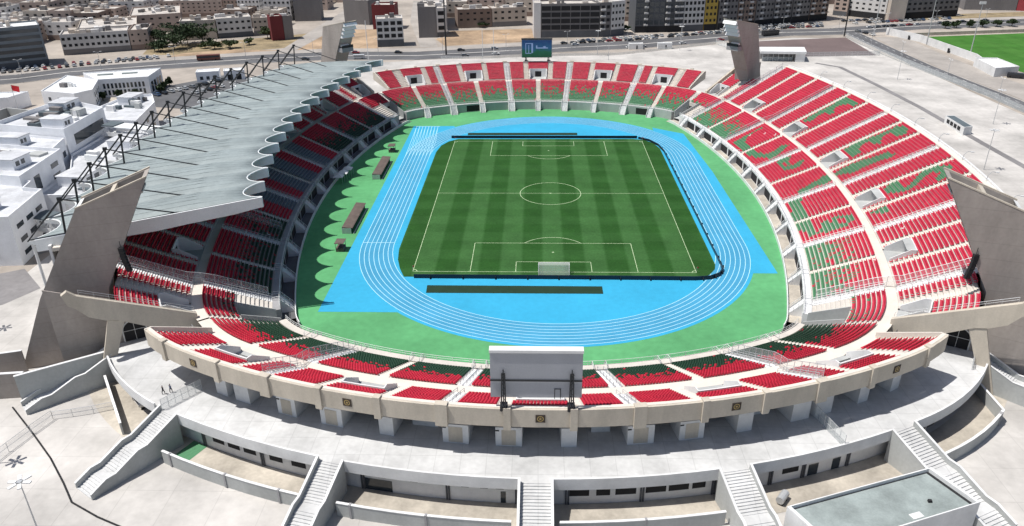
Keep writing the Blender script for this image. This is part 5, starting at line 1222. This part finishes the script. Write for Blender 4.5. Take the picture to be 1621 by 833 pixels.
along([(120,276),(150,287),(184,296)],6,6,'parked along the kerb right of the far right pylon',False,.2)
along([(14,236),(55,246),(112,270),(150,284)],5.6,8.5,'parked in line along the far kerb of the far road',False,.2)
along([(115,270),(150,284),(184,290)],3.3,12,'parked in the second row before the roadside flats',True,.15)
along([(205,312),(292,334)],5.2,10,'parked in line before the dark shops at the upper right',False,.2)
along([(-292,165),(-262,179),(-244,190),(-205,206)],3.6,7,'parked in the second row beyond the left road',True,.3)
along([(-292,160),(-262,174),(-244,186)],3.4,4,'parked in the row before the glass office',True,.1)
along([(-243,188),(-212,203)],3.4,4,'parked in the row before the scrub lot',True,.2)
along([(-176,122),(-158,150)],3.6,0,'in the car park beyond the white annex, far row',True,.15)
along([(-165,116),(-148,146)],3.6,0,'in the car park beyond the white annex, near row',True,.15)
along([(-126,20),(-126,96)],8,2,'beside the service road under the roof edge',False,.35)
along([(-130,206),(-70,208),(-28,218),(55,238),(105,258)],26,-5,'driving on the near lanes of the far road',False,.3)
along([(-130,217),(-70,217),(-28,228),(55,248)],24,1.5,'driving on the far lanes of the far road',False,.3)
along([(205,290),(300,318)],6,5,'queueing on the road beyond the crossing',False,.25)
along([(205,304),(290,326)],3.4,8,'parked before the dark shops at the upper right',True,.15)
along([(200,268),(196,284)],7,0,'waiting at the crossing',False,.1)
def bus(x,y,rz,paint,l,L=11):
    t=thing('parked_bus' if L>9 else 'parked_van',l,'bus' if L>9 else 'van',(x,y,0),rz); c,s=math.cos(rz),math.sin(rz); e=(c,s); n=(-s,c); b=MB(); b.obox((x,y),e,n,L/2,1.25,.4,3.0 if L>9 else 2.3); b.build('body',paint,t)
    b=MB(); b.obox((x,y),e,n,L/2-.4,1.28,1.6,2.4 if L>9 else 2.0); b.build('windows','glass',t)
    for u in(-L*.3,L*.3):
        for v in(-1.1,1.1):
            b=MB(); b.tube((x+c*u-s*(v-.15),y+s*u+c*(v-.15),.45),(x+c*u-s*(v+.15),y+s*u+c*(v+.15),.45),.45,10); b.build('wheel','tyre',t)
bus(-183,201,.28,'bus_brown','brown red bus on the far road behind the white villa',12); bus(139,270,.42,'car_black','black bus on the far road right of the far right pylon',11.5)
bus(222,153,-.5,'car_black','black truck parked beside the pitch hut',7); bus(-101,203,.1,'car_silver','silver van beyond the far end of the grey roof',6)
# ------------------------------------------------------------------ trees
def tree(x,y,h,r,m,label,name='broadleaf_tree',group='trees on the far lots'):
    t=thing(name,label,'tree',(x,y,0),0,group); b=MB(); b.tube((x,y,-.05),(x,y,h*.55),.25,7,r2=.14)
    for i in range(5):
        a=2*PI*i/5; b.tube((x,y,h*.35),(x+math.cos(a)*r*.5,y+math.sin(a)*r*.5,h*.65),.1,5,r2=.05)
    b.build('trunk','bark',t)
    n=1300; cl=[(rng.normal(0,.42,3)*np.array([r,r,h*.26])+np.array([x,y,h*.62])) for _ in range(14)]
    b=MB()
    for i in range(n):
        c=cl[rng.integers(14)]+rng.normal(0,.24,3)*np.array([r,r,h*.2]); 
        if c[2]<h*.2: c[2]=h*.3
        s=rng.uniform(.25,.6); a=rng.normal(0,1,3);a/=np.linalg.norm(a);q=np.cross(a,rng.normal(0,1,3));q/=np.linalg.norm(q)+1e-6
        b.face([c-a*s-q*s*.6,c+a*s-q*s*.6,c+a*s+q*s*.6,c-a*s+q*s*.6])
    b.build('crown',m,t); return t
td=['leftmost tree of the dark clump beside the pink end house','tall tree at the back of the dark clump','big round tree in the middle of the dark clump','front tree of the dark clump by the dirt track','right hand tree of the dark clump','low tree spreading before the dark clump']
for (x,y,h,r),l in zip(((-226,243,10,6),(-219,250,14,8),(-212,243,13,8),(-216,233,10,7),(-204,246,12,7),(-222,226,7,6)),td): tree(x,y,h,r,'leaf','dark green '+l)
for x,y,h,r,l in ((-192,233,5,3.4,'olive bush on the scrub lot, left of a pair'),(-184,236,5,3.4,'olive bush on the scrub lot, right of a pair'),(-172,268,7,4,'round green tree beside the cream house'),(-176,246,4,2.6,'small bush at the edge of the dirt lot'),(-199,236,4,2.2,'dark bush beside the dirt track')): tree(x,y,h,r,'leaf2',l)
for i,(x,y) in enumerate(((255,292),(263,294),(272,296),(281,297),(291,299),(301,300))): tree(x,y,4.6,2.2,'leaf','roadside tree beyond the second pitch, %s from the left'%['first','second','third','fourth','fifth','sixth'][i],group='roadside trees beyond the second pitch')
for i,(x,y) in enumerate(((-196,113),(-190,116),(-184,119),(-176,126),(-177,133),(-178,140))): tree(x,y,4.2,1.1,'leaf','slim dark tree by the white villas, %s along the row'%['first','second','third','fourth','fifth','sixth'][i],name='slim_tree',group='slim trees by the white villas')
tree(-40,307,4,3,'leaf','dark bush before the low brown block'); tree(50,283,5,3,'leaf','dark tree at the corner before the black glass block')
print('OBJECTS',len(bpy.data.objects))
